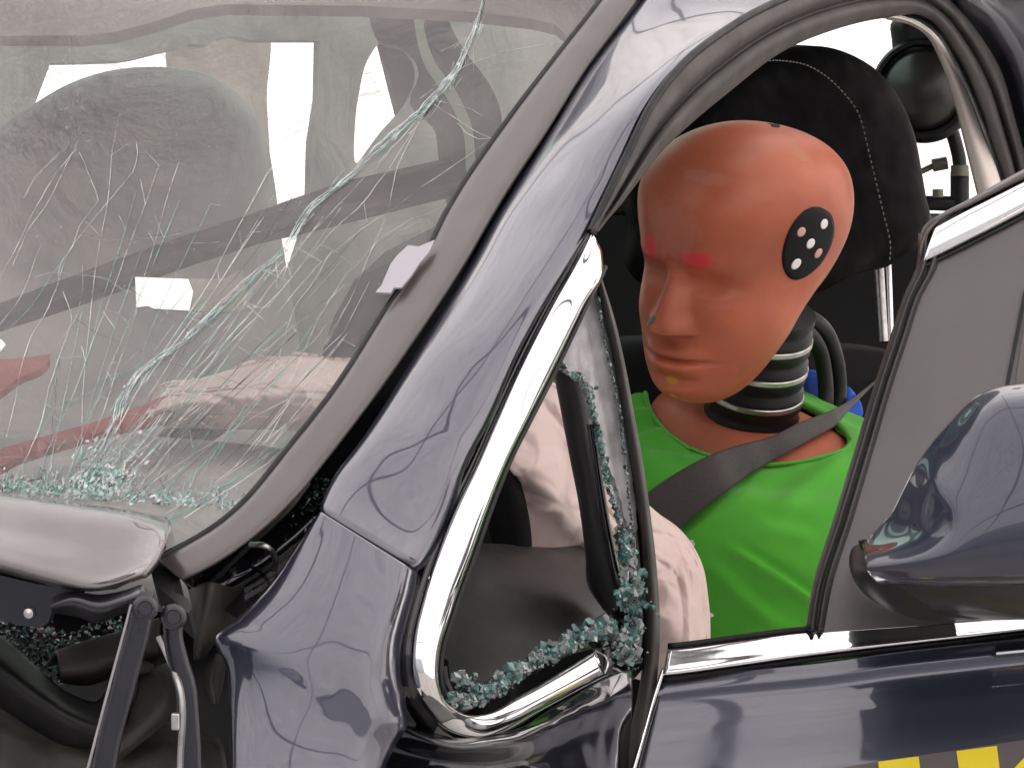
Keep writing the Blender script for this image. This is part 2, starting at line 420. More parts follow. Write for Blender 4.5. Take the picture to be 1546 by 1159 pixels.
plate('curtain_airbag', cr2([(284, 400), (372, 400), (376, 480), (288, 480)], 30, True), FW, M['curtain'], car, thick=.01, off=-.08)
# roof and rear shell
rN = [P(1010, -60, 2.98), P(1250, -120, 3.25), P(1600, -120, 3.7), P(1800, 0, 4.3)]
def up(v, z): return v + Vector((0, 0, z))
loft('roof', [[p for p in rN], [up(p + ACROSS * .12, .03) for p in rN], [up(p + ACROSS * .26, .05) for p in rN]], M['paint'], car, nu=12, nv=20, thick=.03)
loft('roof', [[up(p + ACROSS * 1.15, .05) for p in rN], [p + ACROSS * 1.35 for p in rN]], M['paint'], car, nu=8, nv=20, thick=.03)
loft('added_roof_glass', [[up(p + ACROSS * .262, .045) for p in rN], [up(p + ACROSS * .7, .055) for p in rN], [up(p + ACROSS * 1.148, .045) for p in rN]], M['sideglass'], car, nu=12, nv=20)  # unseen glass panel, added to let daylight into the cabin
fl = P(700, 1100, 2.6); fl.z = .3
mesh('floor_pan', [fl + ACROSS * 0, fl + ACROSS * 1.5, fl + ACROSS * 1.5 + BACK * 2.4, fl + BACK * 2.4], [(0, 1, 2, 3)], M['dark'], car, smooth=False)
# ---- rear seat block (dark) and parcel area
RB = Plane((1100, 400, 4.0), (1500, 400, 4.2), (1100, 900, 3.9))
plate('rear_bench', cr2([(760, 300), (905, 312), (1000, 322), (1340, 318), (1400, 322), (1560, 330), (1560, 1300), (760, 1300)], 60, True), RB, M['cloth'], car, thick=.15)
# ---- passenger seat seen through the windscreen
PS = Plane((200, 300, 3.45), (200, 700, 3.35), (400, 300, 3.5))
def pillow(name, outline, plane, depth, mt, parent, n=110, rings=12, label=None, puff=.5, back=None, cen=None):
    o2 = cr2(outline, n, True)
    cx = sum(a for a, b in o2) / n if cen is None else cen[0]; cy = sum(b for a, b in o2) / n if cen is None else cen[1]
    V = []; F = []
    K = rings
    for sgn in (1, -1):
        for k in range(K + 1):
            t = k / K                     # 0 edge .. 1 centre
            s = 1 - t
            h = depth * .5 * (1 - (1 - min(t / puff, 1)) ** 2.2) ** .5 if t < puff else depth * .5
            for (a, b) in o2:
                x = cx + (a - cx) * max(s, .02); y = cy + (b - cy) * max(s, .02)
                V.append(plane.at(x, y, 0) + plane.n * (h * sgn))
    for q in range(2):
        k0 = q * (K + 1) * n
        for k in range(K):
            for i in range(n):
                F.append((k0 + k * n + i, k0 + k * n + (i + 1) % n, k0 + (k + 1) * n + (i + 1) % n, k0 + (k + 1) * n + i))
        F.append(tuple(k0 + K * n + i for i in range(n)))
    m = mesh(name, V, F, mt, parent, True, label)
    bm = bmesh.new(); bm.from_mesh(m.data); bmesh.ops.remove_doubles(bm, verts=bm.verts, dist=.0002); bmesh.ops.recalc_face_normals(bm, faces=bm.faces); bm.to_mesh(m.data); bm.free()
    for p in m.data.polygons: p.use_smooth = True
    return m
pillow('passenger_seat', [(-60, 330), (-40, 240), (0, 195), (50, 158), (110, 124), (160, 108), (220, 101), (280, 108), (330, 130), (372, 168), (396, 220), (408, 280), (418, 360), (450, 560), (470, 800), (-120, 800)], PS, .14, M['fabric_grey'], car, puff=.35)
tubeE = plate('door_sill_trim', [(-60, 476), (0, 455), (207, 378), (380, 320), (517, 272), (680, 236), (700, 280), (520, 325), (410, 350), (304, 384), (150, 440), (0, 488), (-60, 510)], Plane((0, 460, 3.05), (680, 240, 3.3), (0, 700, 3.0)), M['brown'], car, thick=.03, bev=.004)
DPL = Plane((560, 0, 4.2), (750, 200, 4.2), (670, 320, 4.2))
plate('far_pillar', cr2([(540, -40), (557, 0), (559, 35), (573, 64), (600, 70), (624, 86), (632, 112), (618, 154), (655, 193), (662, 241), (672, 293), (680, 360), (700, 460), (800, 460), (790, 300), (756, 207), (757, 172), (741, 131), (703, 79), (679, 35), (676, 0), (680, -40)], 90, True), DPL, M['brown'], car, thick=.05, bev=.006)
plate('pillar_edge_strip', cr2([(648, -40), (640, 40), (655, 90), (690, 140), (712, 190), (718, 260), (722, 330), (708, 330), (704, 260), (698, 196), (676, 150), (642, 100), (626, 40), (632, -40)], 70, True), DPL, M['beige'], car, thick=.03, off=.02)
plate('headliner', cr2([(-300, 52), (60, 52), (150, 50), (210, 42), (290, 14), (340, 6), (540, 10), (700, 16), (810, 26), (845, 36), (858, 56), (850, 90), (1000, 60), (1000, -200), (-300, -200)], 100, True) if False else [(-300, 54), (0, 54), (120, 54), (170, 50), (230, 34), (290, 14), (340, 7), (540, 9), (700, 17), (800, 28), (835, 36), (852, 50), (856, 66), (848, 90), (1010, -120), (1010, -300), (-300, -300)], WS, M['liner'], car, thick=.01, off=-.05)
# ---- dashboard
DB = Plane((100, 720, 2.75), (500, 720, 2.8), (300, 560, 3.05))
loft('dashboard', [[P(-250, 640, 3.0), P(0, 650, 2.98), P(250, 660, 2.98), P(480, 690, 2.95), P(620, 760, 2.9)],
                   [P(-250, 700, 2.85), P(0, 712, 2.82), P(250, 720, 2.8), P(480, 750, 2.78), P(640, 830, 2.75)],
                   [P(-250, 850, 2.62), P(0, 860, 2.58), P(250, 880, 2.55), P(420, 900, 2.55), P(620, 980, 2.58)]], M['dash'], car, thick=.02)
plate('warning_cloth', cr2([(-60, 700), (0, 678), (60, 660), (150, 634), (215, 612), (250, 598), (268, 600), (262, 618), (235, 632), (200, 640), (120, 662), (30, 690), (-60, 725)], 60, True), Plane((0, 650, 2.8), (300, 600, 2.86), (0, 500, 2.95)), M['red'], car, thick=.006, label='red cloth strip on the dashboard')
plate('warning_cloth', cr2([(-60, 540), (0, 542), (50, 538), (78, 536), (70, 550), (30, 570), (0, 592), (-60, 620)], 40, True), Plane((0, 650, 2.8), (300, 600, 2.86), (0, 500, 2.95)), M['red'], car, thick=.006, label='red cloth corner at the left edge')
# steering wheel
sc = P(440, 905, 2.94); sax = CV(-.45, .40, -.82).normalized()
a1 = sax.orthogonal().normalized(); b1 = sax.cross(a1)
stw = tube('steering_wheel', [sc + (a1 * math.cos(t) + b1 * math.sin(t)) * .185 for t in [2 * math.pi * i / 24 for i in range(25)]], .016, M['leather'], car, n=80, seg=12)
revolve('hub', [(.0, .0), (.05, 0), (.06, -.02), (.05, -.06), (0, -.07)], sc, sax, M['plastic'], stw)
# ---- airbag, deflated
def crumple(p, u, v):
    n1 = noise.noise(p * 14); n2 = noise.noise(p * 30 + Vector((3, 1, 7))); n3 = abs(noise.noise(p * 22 + Vector((9, 2, 4))))
    d = (EYE - p).normalized()
    n4 = abs(noise.noise(p * 38 + Vector((2, 8, 5)))); n5 = 1 - abs(noise.noise(Vector((p.x * 10, p.y * 10, p.z * 26)) + Vector((4, 4, 1)))) * 2
    vd = noise.voronoi(Vector((p.x * 20, p.y * 20, p.z * 15)) + n1 * Vector((1, 1, 1)))[0]; n6 = min(vd[1] - vd[0], .35) / .35
    vd = noise.voronoi(p * 42 + Vector((n2, n1, 0)))[0]; n7 = min(vd[1] - vd[0], .3) / .3
    return p + d * (.0072 * n6 + .0016 * n7 + .020 * n1 + .006 * n2 - .014 * n3 - .004 * n4 + .008 * n5)
top = [(222, 615), (240, 582), (300, 571), (370, 552), (440, 537), (520, 545), (640, 556), (760, 570), (835, 584), (885, 650), (930, 715), (985, 768), (1030, 802), (1055, 842), (1067, 900), (1070, 1010)]
mid = [(222, 625), (260, 610), (320, 605), (390, 600), (460, 598), (530, 605), (640, 640), (750, 690), (800, 720), (850, 770), (900, 820), (950, 860), (985, 880), (1010, 900), (1030, 950), (1040, 1020)]
bot = [(222, 632), (280, 645), (340, 648), (400, 648), (460, 652), (530, 662), (630, 700), (710, 742), (760, 780), (800, 828), (850, 880), (890, 940), (920, 990), (950, 1020), (980, 1030), (1010, 1040)]
def dd(x): return 2.86 + .10 * (x - 222) / 850 
loft('airbag', [[P(x, y, dd(x) + .10) for x, y in top], [P(x + 2, y + 14, dd(x) + .02) for x, y in [(a - (4 if a > 1000 else 0), b) for a, b in top]], [P(x, y, dd(x) - .03) for x, y in mid], [P(x, y, dd(x) + .03) for x, y in bot]],
     M['airbag'], car, nu=130, nv=420, fn=crumple, thick=.003, label='deflated cream airbag hanging from the steering wheel')

# ---- windscreen
seam = [(907, 0), (845, 79), (755, 197), (679, 310), (640, 385), (603, 435), (500, 594), (430, 682), (366, 759), (321, 797), (238, 842)]
wsout = [(-900, 700), (-500, 705), (0, 742), (130, 756), (250, 772), (262, 790), (238, 848)] + seam[::-1][0:] + [(1010, -130), (-900, -130)]
# windscreen as a smooth dense sheet
def wsheet():
    rowsW = []
    for (x, y) in [(1006, -130)] + seam:
        t = (y + 130) / 980
        xl = -900
        rowsW.append([WS.at(xl + (x - xl) * k / 8, y - 0.12 * (x - (xl + (x - xl) * k / 8)) * (0 if y < 600 else (y - 600) / 250 * .6), 0) for k in range(9)])
    return rowsW
wind = loft('windscreen', wsheet(), M['windscreen'], car, nu=40, nv=60, label='cracked laminated windscreen')
# ---- cracks lying on the glass
def crack_mat(name, col, tr):
    m = bpy.data.materials.new(name); m.use_nodes = True
    n = m.node_tree.nodes; l = m.node_tree.links; n.clear()
    out = n.new('ShaderNodeOutputMaterial'); a = n.new('ShaderNodeBsdfTransparent'); b = n.new('ShaderNodeBsdfPrincipled')
    b.inputs['Base Color'].default_value = (*col, 1); b.inputs['Roughness'].default_value = .12; b.inputs['Specular IOR Level'].default_value = .9
    tc = n.new('ShaderNodeTexCoord'); t = n.new('ShaderNodeTexNoise'); t.inputs['Scale'].default_value = 45; t.inputs['Detail'].default_value = 4
    l.new(tc.outputs['Object'], t.inputs['Vector']); r = n.new('ShaderNodeMapRange'); r.inputs[1].default_value = .4; r.inputs[2].default_value = .62; r.inputs[3].default_value = tr * .35; r.inputs[4].default_value = min(tr * 1.6, 1)
    l.new(t.outputs[0], r.inputs[0]); mx = n.new('ShaderNodeMixShader'); l.new(r.outputs[0], mx.inputs[0]); l.new(a.outputs[0], mx.inputs[1]); l.new(b.outputs[0], mx.inputs[2]); l.new(mx.outputs[0], out.inputs[0])
    return m
M['crackw'] = crack_mat('crack_white', (.62, .65, .63), .6); M['crackt'] = crack_mat('crack_teal', (.16, .40, .35), .65); M['crackd'] = crack_mat('crack_dark', (.05, .07, .07), .6)
def wiggle(pts, amp, n):
    ds_ = [0]
    for a, b in zip(pts, pts[1:]): ds_.append(ds_[-1] + math.dist(a, b))
    q = []
    for i in range(n):
        t = ds_[-1] * i / (n - 1); j = 0
        while j < len(pts) - 2 and ds_[j + 1] < t: j += 1
        f = (t - ds_[j]) / max(ds_[j + 1] - ds_[j], 1e-6); q.append(Vector((pts[j][0] + (pts[j + 1][0] - pts[j][0]) * f, pts[j][1] + (pts[j + 1][1] - pts[j][1]) * f, 0)))
    out = []
    for i, p in enumerate(q):
        e = min(i, n - 1 - i) / (n / 2)
        out.append((p.x + amp * random.uniform(-1, 1), p.y + amp * random.uniform(-1, 1)))
    return out
CG = {'crackw': ([], []), 'crackt': ([], []), 'crackd': ([], [])}
def crack(pts, r=.0004, k='crackw', amp=.7, n=None, off=.0015):
    L = sum(math.dist(a, b) for a, b in zip(pts, pts[1:]))
    n = n or max(4, int(L / 14))
    q = wiggle(pts, amp, n)
    V, F = CG[k]
    tube_geo([WS.at(x, y, off) for x, y in q], lambda t: .32 * r * (.45 + .9 * abs(math.sin(t * 9 + L))), 4, .5, V, F)
main = [(731, -5), (722, 30), (707, 69), (690, 105), (665, 135), (640, 165), (614, 186), (572, 224), (521, 273), (470, 312), (428, 380), (397, 404), (324, 473), (276, 518), (240, 540), (214, 559), (195, 585), (183, 608), (176, 640), (155, 680), (131, 711), (124, 752)]
for k in range(9):
    o_ = (k - 4) * 1.5
    crack([(x + o_ * min(1, y / 150 + .1) + random.uniform(-1, 1), y + random.uniform(-1, 1)) for x, y in main], .0007 if k % 3 else .0012, ['crackw', 'crackt', 'crackw', 'crackd', 'crackw'][k % 5], 1.6)
lines = [
 ([(660, 145), (600, 215), (520, 300), (450, 372), (350, 470), (290, 540), (250, 590), (215, 640), (170, 700), (145, 752)], .0005, 'crackw'),
 ([(655, 150), (590, 250), (545, 310), (500, 350), (440, 420), (380, 485), (320, 545), (280, 590), (230, 650), (190, 700), (150, 752)], .0005, 'crackw'),
 ([(640, 170), (600, 250), (585, 320), (560, 380), (530, 450), (490, 520)], .0004, 'crackw'),
 ([(655, 130), (700, 100), (760, 78), (850, 62)], .0003, 'crackw'),
 ([(660, 152), (700, 160), (735, 178), (757, 196)], .0004, 'crackw'),
 ([(655, 158), (690, 180), (720, 200), (746, 210)], .0005, 'crackw'),
 ([(690, 186), (700, 200), (722, 210), (742, 208)], .0005, 'crackw'),
 ([(740, 210), (700, 240), (640, 280), (600, 310), (540, 350), (480, 400), (420, 470)], .0005, 'crackw'),
 ([(680, 310), (620, 330), (575, 360), (520, 420), (480, 480), (455, 540), (430, 600)], .0004, 'crackw'),
 ([(640, 330), (600, 350), (560, 395), (510, 445)], .0003, 'crackw'),
 ([(120, 352), (160, 362), (250, 355), (340, 335), (470, 310)], .0003, 'crackd'),
 ([(470, 310), (430, 345), (400, 360)], .0003, 'crackd'),
 ([(110, 95), (112, 108), (106, 125), (108, 150), (114, 180), (118, 210)], .0007, 'crackd'),
 ([(118, 212), (100, 250), (70, 310), (40, 350), (20, 400)], .0005, 'crackw'),
 ([(115, 225), (85, 260), (50, 320), (36, 350), (0, 420)], .0005, 'crackw'),
 ([(120, 230), (150, 300), (120, 340), (110, 370), (95, 400), (88, 430)], .0005, 'crackw'),
 ([(205, 215), (208, 235), (200, 260), (150, 320), (110, 370), (90, 400), (85, 440)], .0005, 'crackw'),
 ([(90, 230), (50, 270), (36, 300)], .0004, 'crackw'),
 ([(0, 512), (40, 470), (62, 440), (88, 400), (105, 380)], .0006, 'crackt'),
 ([(0, 490), (24, 460), (40, 430), (50, 400), (62, 370)], .0004, 'crackw'),
 ([(85, 435), (70, 470), (45, 510), (30, 560), (22, 610), (10, 660)], .0006, 'crackw'),
 ([(95, 440), (110, 480), (100, 510), (85, 550), (72, 590), (62, 640), (40, 690), (22, 720), (20, 755)], .0008, 'crackw'),
 ([(112, 480), (150, 505), (200, 525), (260, 548), (305, 560), (370, 582), (450, 605)], .0003, 'crackd'),
 ([(125, 400), (125, 440), (115, 480), (95, 510)], .0003, 'crackw'),
 ([(180, 425), (230, 460), (280, 495), (300, 520)], .0003, 'crackd'),
 ([(30, 425), (80, 410), (160, 420), (190, 440)], .0003, 'crackw'),
 ([(60, 650), (85, 615), (130, 595), (160, 570), (200, 560), (240, 520), (262, 490)], .0006, 'crackt'),
 ([(500, 380), (470, 430), (440, 470), (430, 510), (420, 545), (385, 590), (378, 600)], .0006, 'crackw'),
 ([(425, 500), (400, 520), (360, 550), (300, 570), (240, 610), (225, 640), (190, 690)], .0006, 'crackt'),
 ([(380, 590), (345, 570), (355, 600), (350, 640), (330, 670), (300, 700), (290, 730)], .0006, 'crackw'),
 ([(440, 600), (400, 620), (340, 655), (300, 680), (240, 720), (200, 750)], .0005, 'crackw'),
 ([(470, 620), (420, 650), (360, 700), (310, 740), (250, 775)], .0005, 'crackw'),
 ([(430, 640), (380, 690), (340, 720), (280, 770)], .0004, 'crackw'),
 ([(436, 662), (400, 690), (360, 720), (310, 750), (270, 778), (240, 790)], .0016, 'crackt'),
 ([(438, 668), (405, 698), (365, 726), (318, 756), (278, 782)], .0012, 'crackw'),
 ([(300, 600), (250, 660), (220, 690), (180, 740)], .0006, 'crackw'),
 ([(255, 655), (254, 690), (240, 715), (215, 745)], .0005, 'crackw'),
 ([(500, 480), (470, 520), (400, 570), (330, 600), (300, 620)], .0004, 'crackw'),
 ([(520, 430), (490, 460), (445, 490), (400, 530), (330, 590), (260, 650), (200, 710)], .0005, 'crackw'),
 ([(560, 420), (520, 500), (470, 550), (440, 590)], .0004, 'crackw'),
 ([(600, 450), (560, 500), (500, 570), (440, 640), (380, 700)], .0004, 'crackw'),
 ([(178, 620), (150, 690), (138, 680), (140, 650)], .0006, 'crackt'),
 ([(0, 690), (30, 688), (60, 700), (90, 730)], .0005, 'crackw'),
 ([(35, 725), (60, 740), (100, 748), (130, 745)], .0012, 'crackw'),
 ([(0, 730), (20, 735), (40, 748)], .0010, 'crackw'),
]
for pts, r, k in lines:
    crack(pts, r, k)
    if random.random() < .15: crack([(x + random.uniform(-3, 3), y + random.uniform(-3, 3)) for x, y in pts], r * .6, 'crackw')
# dense shattering at the lower edge and the hit point at the upper left
for i in range(620):
    x = random.choice([random.gauss(145, 26), random.gauss(145, 26), random.gauss(50, 38), random.gauss(290, 60)]); y = 745 - abs(random.gauss(0, 30 if abs(x - 145) < 40 else 14)) + x * .07
    a = random.gauss(1.05, .6); L = random.uniform(3, 22)
    crack([(x, y), (x + L * .5 * math.cos(a) + random.uniform(-3, 3), y - L * .5 * math.sin(a)), (x + L * math.cos(a), y - L * math.sin(a))], random.uniform(.0004, .0016), random.choice(['crackw', 'crackt', 'crackt', 'crackd']), 1, 5)
for i in range(70):
    x = 112 + random.gauss(0, 9); y = random.uniform(60, 225); a = random.uniform(0, 6.3); L = random.uniform(4, 14)
    crack([(x, y), (x + L * math.cos(a), y + L * math.sin(a))], random.uniform(.0002, .0004), random.choice(['crackw', 'crackd']), .5, 4)
for i in range(90):
    t = random.random(); j = int(t * (len(main) - 2)) + 1; x, y = main[j]; x += random.uniform(-14, 14); y += random.uniform(-14, 14)
    L = random.uniform(10, 45); a = math.atan2(main[j][1] - main[j - 1][1], main[j][0] - main[j - 1][0]) + random.gauss(0, .25)
    crack([(x, y), (x + L * math.cos(a), y + L * math.sin(a))], random.uniform(.0002, .0006), random.choice(['crackw', 'crackw', 'crackt']), 1.5, 6)
for i in range(54):       # fractures fanning up from the crushed lower corner
    x0 = random.choice([random.gauss(150, 22), random.gauss(150, 22), random.gauss(60, 40), random.uniform(200, 430)]); y0 = 748 - random.uniform(0, 30) - max(0, x0 - 250) * .3
    a = R(random.uniform(42, 60)) if x0 > 120 else R(random.uniform(50, 84)); L = random.uniform(120, 620 if x0 < 250 else 300); nn = max(3, int(L / 60))
    pts = [(x0, y0)]; st0 = random.uniform(0, .35)
    for q in range(nn):
        aa = a + random.gauss(0, .06); pts.append((pts[-1][0] + L / nn * math.cos(aa), pts[-1][1] - L / nn * math.sin(aa)))
    pts = pts[int(st0 * nn):]
    if len(pts) < 2: continue
    crack(pts, random.uniform(.0003, .0008), random.choice(['crackw', 'crackw', 'crackt', 'crackd']), .5, len(pts) * 2)
    for (x, y) in pts[1:]:
        if random.random() < .35:
            aa = a - R(random.choice((55, -50, 80))) + random.gauss(0, .2); l_ = random.uniform(8, 45)
            crack([(x, y), (x + l_ * math.cos(aa), y - l_ * math.sin(aa))], random.uniform(.0003, .0005), 'crackw', .5, 4)
def shard(x, y, sz, k):
    V, F = CG[k]; n0 = len(V); a0 = random.uniform(0, 6.3); el = random.uniform(.25, .8); tl = random.gauss(-.9, .4)
    for q in range(random.choice((3, 4, 4))):
        a = a0 + q * 1.6 + random.uniform(-.3, .3); u, v = sz * math.cos(a), sz * el * math.sin(a)
        V.append(WS.at(x + u * math.cos(tl) - v * math.sin(tl), y + u * math.sin(tl) + v * math.cos(tl), .002 + random.uniform(-.0008, .0012)))
    F.append(tuple(range(n0, len(V))))
for i in range(420):
    x = random.gauss(145, 24); y = 750 - abs(random.gauss(0, 38)); shard(x + (750 - y) * .35, y, random.uniform(1.5, 6), random.choice(['crackw', 'crackt', 'crackw', 'crackd']))
for i in range(160): shard(random.uniform(-10, 330), 752 + random.uniform(-14, 4) + random.uniform(0, 6), random.uniform(1, 5), random.choice(['crackw', 'crackt']))
for i in range(150):
    j = random.randrange(1, len(main) - 1); t = random.random(); x = main[j][0] * t + main[j - 1][0] * (1 - t); y = main[j][1] * t + main[j - 1][1] * (1 - t)
    shard(x + random.gauss(0, 4), y + random.gauss(0, 4), random.uniform(.8, 3.2), random.choice(['crackw', 'crackt', 'crackw', 'crackd']))
for i in range(260):     # glass dust
    x = random.uniform(0, 600); y = random.uniform(200, 740); 
    if x - 240 > (842 - y) * .8: continue
    crack([(x, y), (x + random.uniform(-2, 2), y + random.uniform(1, 2))], random.uniform(.0002, .0005), 'crackw', 0, 3)
for k, (V, F) in CG.items():
    mesh('crack_lines', V, F, M[k], wind, smooth=False)

# ---- moulding strip beside the glass
sw = [(959, 0), (880, 107), (828, 193), (762, 293), (741, 328), (707, 387), (603, 545), (500, 683), (438, 759), (380, 811), (328, 848), (276, 875)]
se = cr2([(980, -105)] + seam, 24); sx = cr2([(1030, -110)] + sw, 24)
loft('windscreen_moulding', [[WS.at(x, y, .001) for x, y in se],
                  [WS.at(x * .93 + X * .07, y * .93 + Y * .07, .0035) for (x, y), (X, Y) in zip(se, sx)],
                  [WS.at(x * .5 + X * .5, y * .5 + Y * .5, .0042) for (x, y), (X, Y) in zip(se, sx)],
                  [WS.at(x * .07 + X * .93, y * .07 + Y * .93, .003) for (x, y), (X, Y) in zip(se, sx)],
                  [WS.at(X, Y, -.012) for X, Y in sx]], M['moulding'], car, nu=24, nv=90, thick=.002)
tube('glass_seal', [WS.at(x, y, .002) for x, y in se], .0022, M['rubber'], car, n=90, seg=8)
plate('moulding_end', cr2([(231, 849), (250, 842), (262, 850), (270, 872), (262, 890), (285, 905), (287, 925), (262, 905), (240, 885), (228, 862)], 30, True), WS, M['plastic'], car, thick=.02, off=-.003)
# dark channel under strip and pillar
loft('pillar_channel', [[WS.at(x - 10, y - 6, -.02) for x, y in sx], [WS.at(x + 30, y + 20, -.05) for x, y in sx], [WS.at(x + 90, y + 60, -.03) for x, y in sx]], M['gloss_black'], car, nu=10, nv=60, thick=.003)

# ---- A-pillar
pl = [(1000, -40), (975, -8), (885, 107), (832, 193), (770, 293), (755, 317), (721, 380), (638, 518), (545, 666), (500, 728), (483, 769)]
pr = [(1230, -40), (1180, 2), (1079, 58), (1020, 107), (983, 155), (940, 255), (897, 345), (873, 383), (831, 449), (785, 532), (741, 635), (703, 708), (683, 780), (660, 830), (636, 862)]
A = cr2(pl, 30); B = cr2(pr, 30)
def mixp(a, b, t): return (a[0] + (b[0] - a[0]) * t, a[1] + (b[1] - a[1]) * t)
rows = []
for t, off in ((0, .03), (.02, .003), (.10, -.005), (.35, -.015), (.6, -.018), (.80, -.014), (.95, -.002), (1, .014)):
    row = []
    for i, (a, b) in enumerate(zip(A, B)):
        x, y = mixp(a, b, t)
        da = WS.d(*a) + .0; db = SP.d(*b)
        if i < 2: pass
        row.append(P(x, y, da + (db - da) * t + off * (1 if t < .05 else 1)))
    rows.append(row)
loft('front_pillar', rows, M['paint'], car, nu=60, nv=110, thick=.0015)

# ---- fender with dents
def dents(amp, fr, seed=0, h2=.42):
    def f(p, u, v):
        d = (EYE - p).normalized()
        return p + d * amp * (noise.noise(p * fr + Vector((seed, 2, 1))) + h2 * noise.noise(p * fr * 2.3 + Vector((5, seed, 1))))
    return f
fl_ = [(483, 771), (452, 818), (407, 880), (362, 928), (323, 964), (342, 1007), (346, 1060), (348, 1110), (350, 1185)]
fr_ = [(634, 866), (628, 900), (618, 940), (610, 980), (609, 1020), (613, 1060), (614, 1098), (600, 1120), (570, 1185)]
A = cr2(fl_, 24); B = cr2(fr_, 24); rows = []
for t, off in ((0, .014), (.015, .002), (.12, -.007), (.4, -.020), (.6, -.022), (.85, -.020), (.95, -.006), (1, .02)):
    row = []
    for i, (a, b) in enumerate(zip(A, B)):
        s = i / 23; x, y = mixp(a, b, t)
        da = 2.40 - .07 * s; db = SP.d(634, 866) - .06 * s
        row.append(P(x, y, da + (db - da) * t + off * (1 + .5 * math.sin(s * 5))))
    rows.append(row)
fend = loft('front_fender', rows, M['paint'], car, nu=90, nv=110, thick=.0015, fn=dents(.008, 6, 3, 0))
# lower body under the quarter light
lb = [[P(590, 1075, 2.44), P(680, 1112, 2.43), P(760, 1105, 2.46), P(850, 1062, 2.53), P(915, 1022, 2.60), P(955, 1010, 2.66)],
      [P(585, 1095, 2.40), P(680, 1128, 2.39), P(760, 1122, 2.42), P(850, 1085, 2.50), P(920, 1050, 2.58), P(955, 1050, 2.65)],
      [P(580, 1125, 2.41), P(680, 1148, 2.41), P(770, 1150, 2.44), P(850, 1125, 2.51), P(920, 1110, 2.60), P(952, 1110, 2.68)],
      [P(575, 1210, 2.37), P(680, 1215, 2.38), P(770, 1215, 2.41), P(850, 1215, 2.48), P(920, 1215, 2.58), P(945, 1215, 2.66)]]
loft('cowl_side', lb, M['gloss_black'], car, nu=60, nv=90, thick=.0015, fn=dents(.012, 14, 8), label='crumpled glossy body edge below the small side window')
# ---- quarter light: chrome, frame, sheet, crumbs
co = [(893, 349), (876, 383), (831, 462), (786, 550), (747, 635), (718, 700), (690, 759), (666, 818), (638, 897), (621, 973), (620, 1010), (631, 1052), (655, 1087), (690, 1109), (724, 1114), (762, 1101), (810, 1073), (862, 1044), (912, 1016)]
ci = [(909, 378), (911, 402), (880, 465), (828, 573), (798, 632), (769, 690), (741, 759), (714, 835), (683, 921), (663, 995), (662, 1020), (670, 1052), (690, 1071), (718, 1079), (744, 1073), (776, 1054), (812, 1034), (856, 1008), (899, 982)]
rows = []
for t, off in ((0, .012), (.03, .001), (.10, -.003), (.35, -.0065), (.65, -.0075), (.90, -.0045), (.97, .0), (1, .012)):
    rows.append([P(*mixp(a, b, t), SP.d(*a) - .004 - .075 * max(0, i - 13) / 5 + (SP.d(*b) - SP.d(*a)) * t * .3 + off + .012 * max(0, t - .2) / .8 * min(max((i - 13) / 2, 0), 1)) for i, (a, b) in enumerate(zip(co, ci))])
loft('window_chrome', rows, M['chrome'], car, nu=40, nv=160, thick=.001, label='bright chrome strip round the small triangular window')
# end cap of the strip
ecd = SP.d(912, 1016) - .078
loft('chrome_end', [[P(912, 1016, ecd - .004), P(916, 1006, ecd - .006), P(912, 990, ecd + .004), P(899, 982, ecd + .010)], [P(908, 1016, ecd + .012), P(911, 1006, ecd + .012), P(908, 990, ecd + .012), P(897, 984, ecd + .012)]], M['chrome'], car, nu=6, nv=20, thick=.001)
# black surround outside the chrome
cgp = [(a[0] + (a[0] - b[0]) * .10, a[1] + (a[1] - b[1]) * .10) for a, b in zip(co, ci)]
tube('chrome_gasket', [P(x, y, SP.d(*a) + .012) for (x, y), a in zip(cgp, co)], lambda t: .0022 + .0065 * max(0, math.sin(math.pi * min(1, max(0, (t - .3) / .62)))) ** 2, M['gloss_black'], car, n=120, seg=12)
tube('chrome_gasket', [P(b[0] + (b[0] - a[0]) * .05, b[1] + (b[1] - a[1]) * .05, SP.d(*a) + (SP.d(*b) - SP.d(*a)) * .3 + .016) for a, b in zip(co, ci)][1:13], .0022, M['rubber'], car, n=120, seg=10)
# inner frame (body) behind the chrome
opn = cr2([(902, 420), (870, 490), (830, 575), (790, 650), (745, 760), (715, 840), (690, 920), (672, 990), (668, 1030), (680, 1050), (700, 1052), (760, 1020), (880, 960), (925, 935), (940, 925), (946, 900), (930, 820), (908, 740), (895, 650), (885, 570), (880, 520)], 110, True)
# divider bar
loft('window_divider', [[P(838, 560, 2.80), P(858, 680, 2.79), P(874, 762, 2.79), P(884, 828, 2.80), (P(888, 885, 2.80)), P(912, 922, 2.80)],
                        [P(846, 556, 2.76), P(868, 680, 2.76), P(884, 762, 2.76), P(896, 828, 2.76), P(902, 885, 2.765), P(922, 925, 2.77)],
                        [P(872, 556, 2.76), P(890, 680, 2.76), P(905, 762, 2.76), P(918, 828, 2.76), P(928, 885, 2.76), P(938, 928, 2.765)],
                        [P(884, 560, 2.79), P(898, 680, 2.79), P(912, 762, 2.79), P(930, 830, 2.79), P(944, 890, 2.79), P(944, 930, 2.79)]], M['plastic'], car, nu=24, nv=50, thick=.004)
tube('divider_bead', [P(893, 640, 2.745), P(906, 740, 2.745), P(920, 820, 2.745), P(934, 880, 2.74), P(944, 905, 2.74), P(940, 925, 2.74), P(925, 934, 2.74), P(860, 966, 2.70), P(760, 1020, 2.62), P(720, 1042, 2.58), P(690, 1045, 2.56), P(674, 1025, 2.54), P(670, 1000, 2.53)], .0035, M['gloss_black'], car, n=140, seg=10)
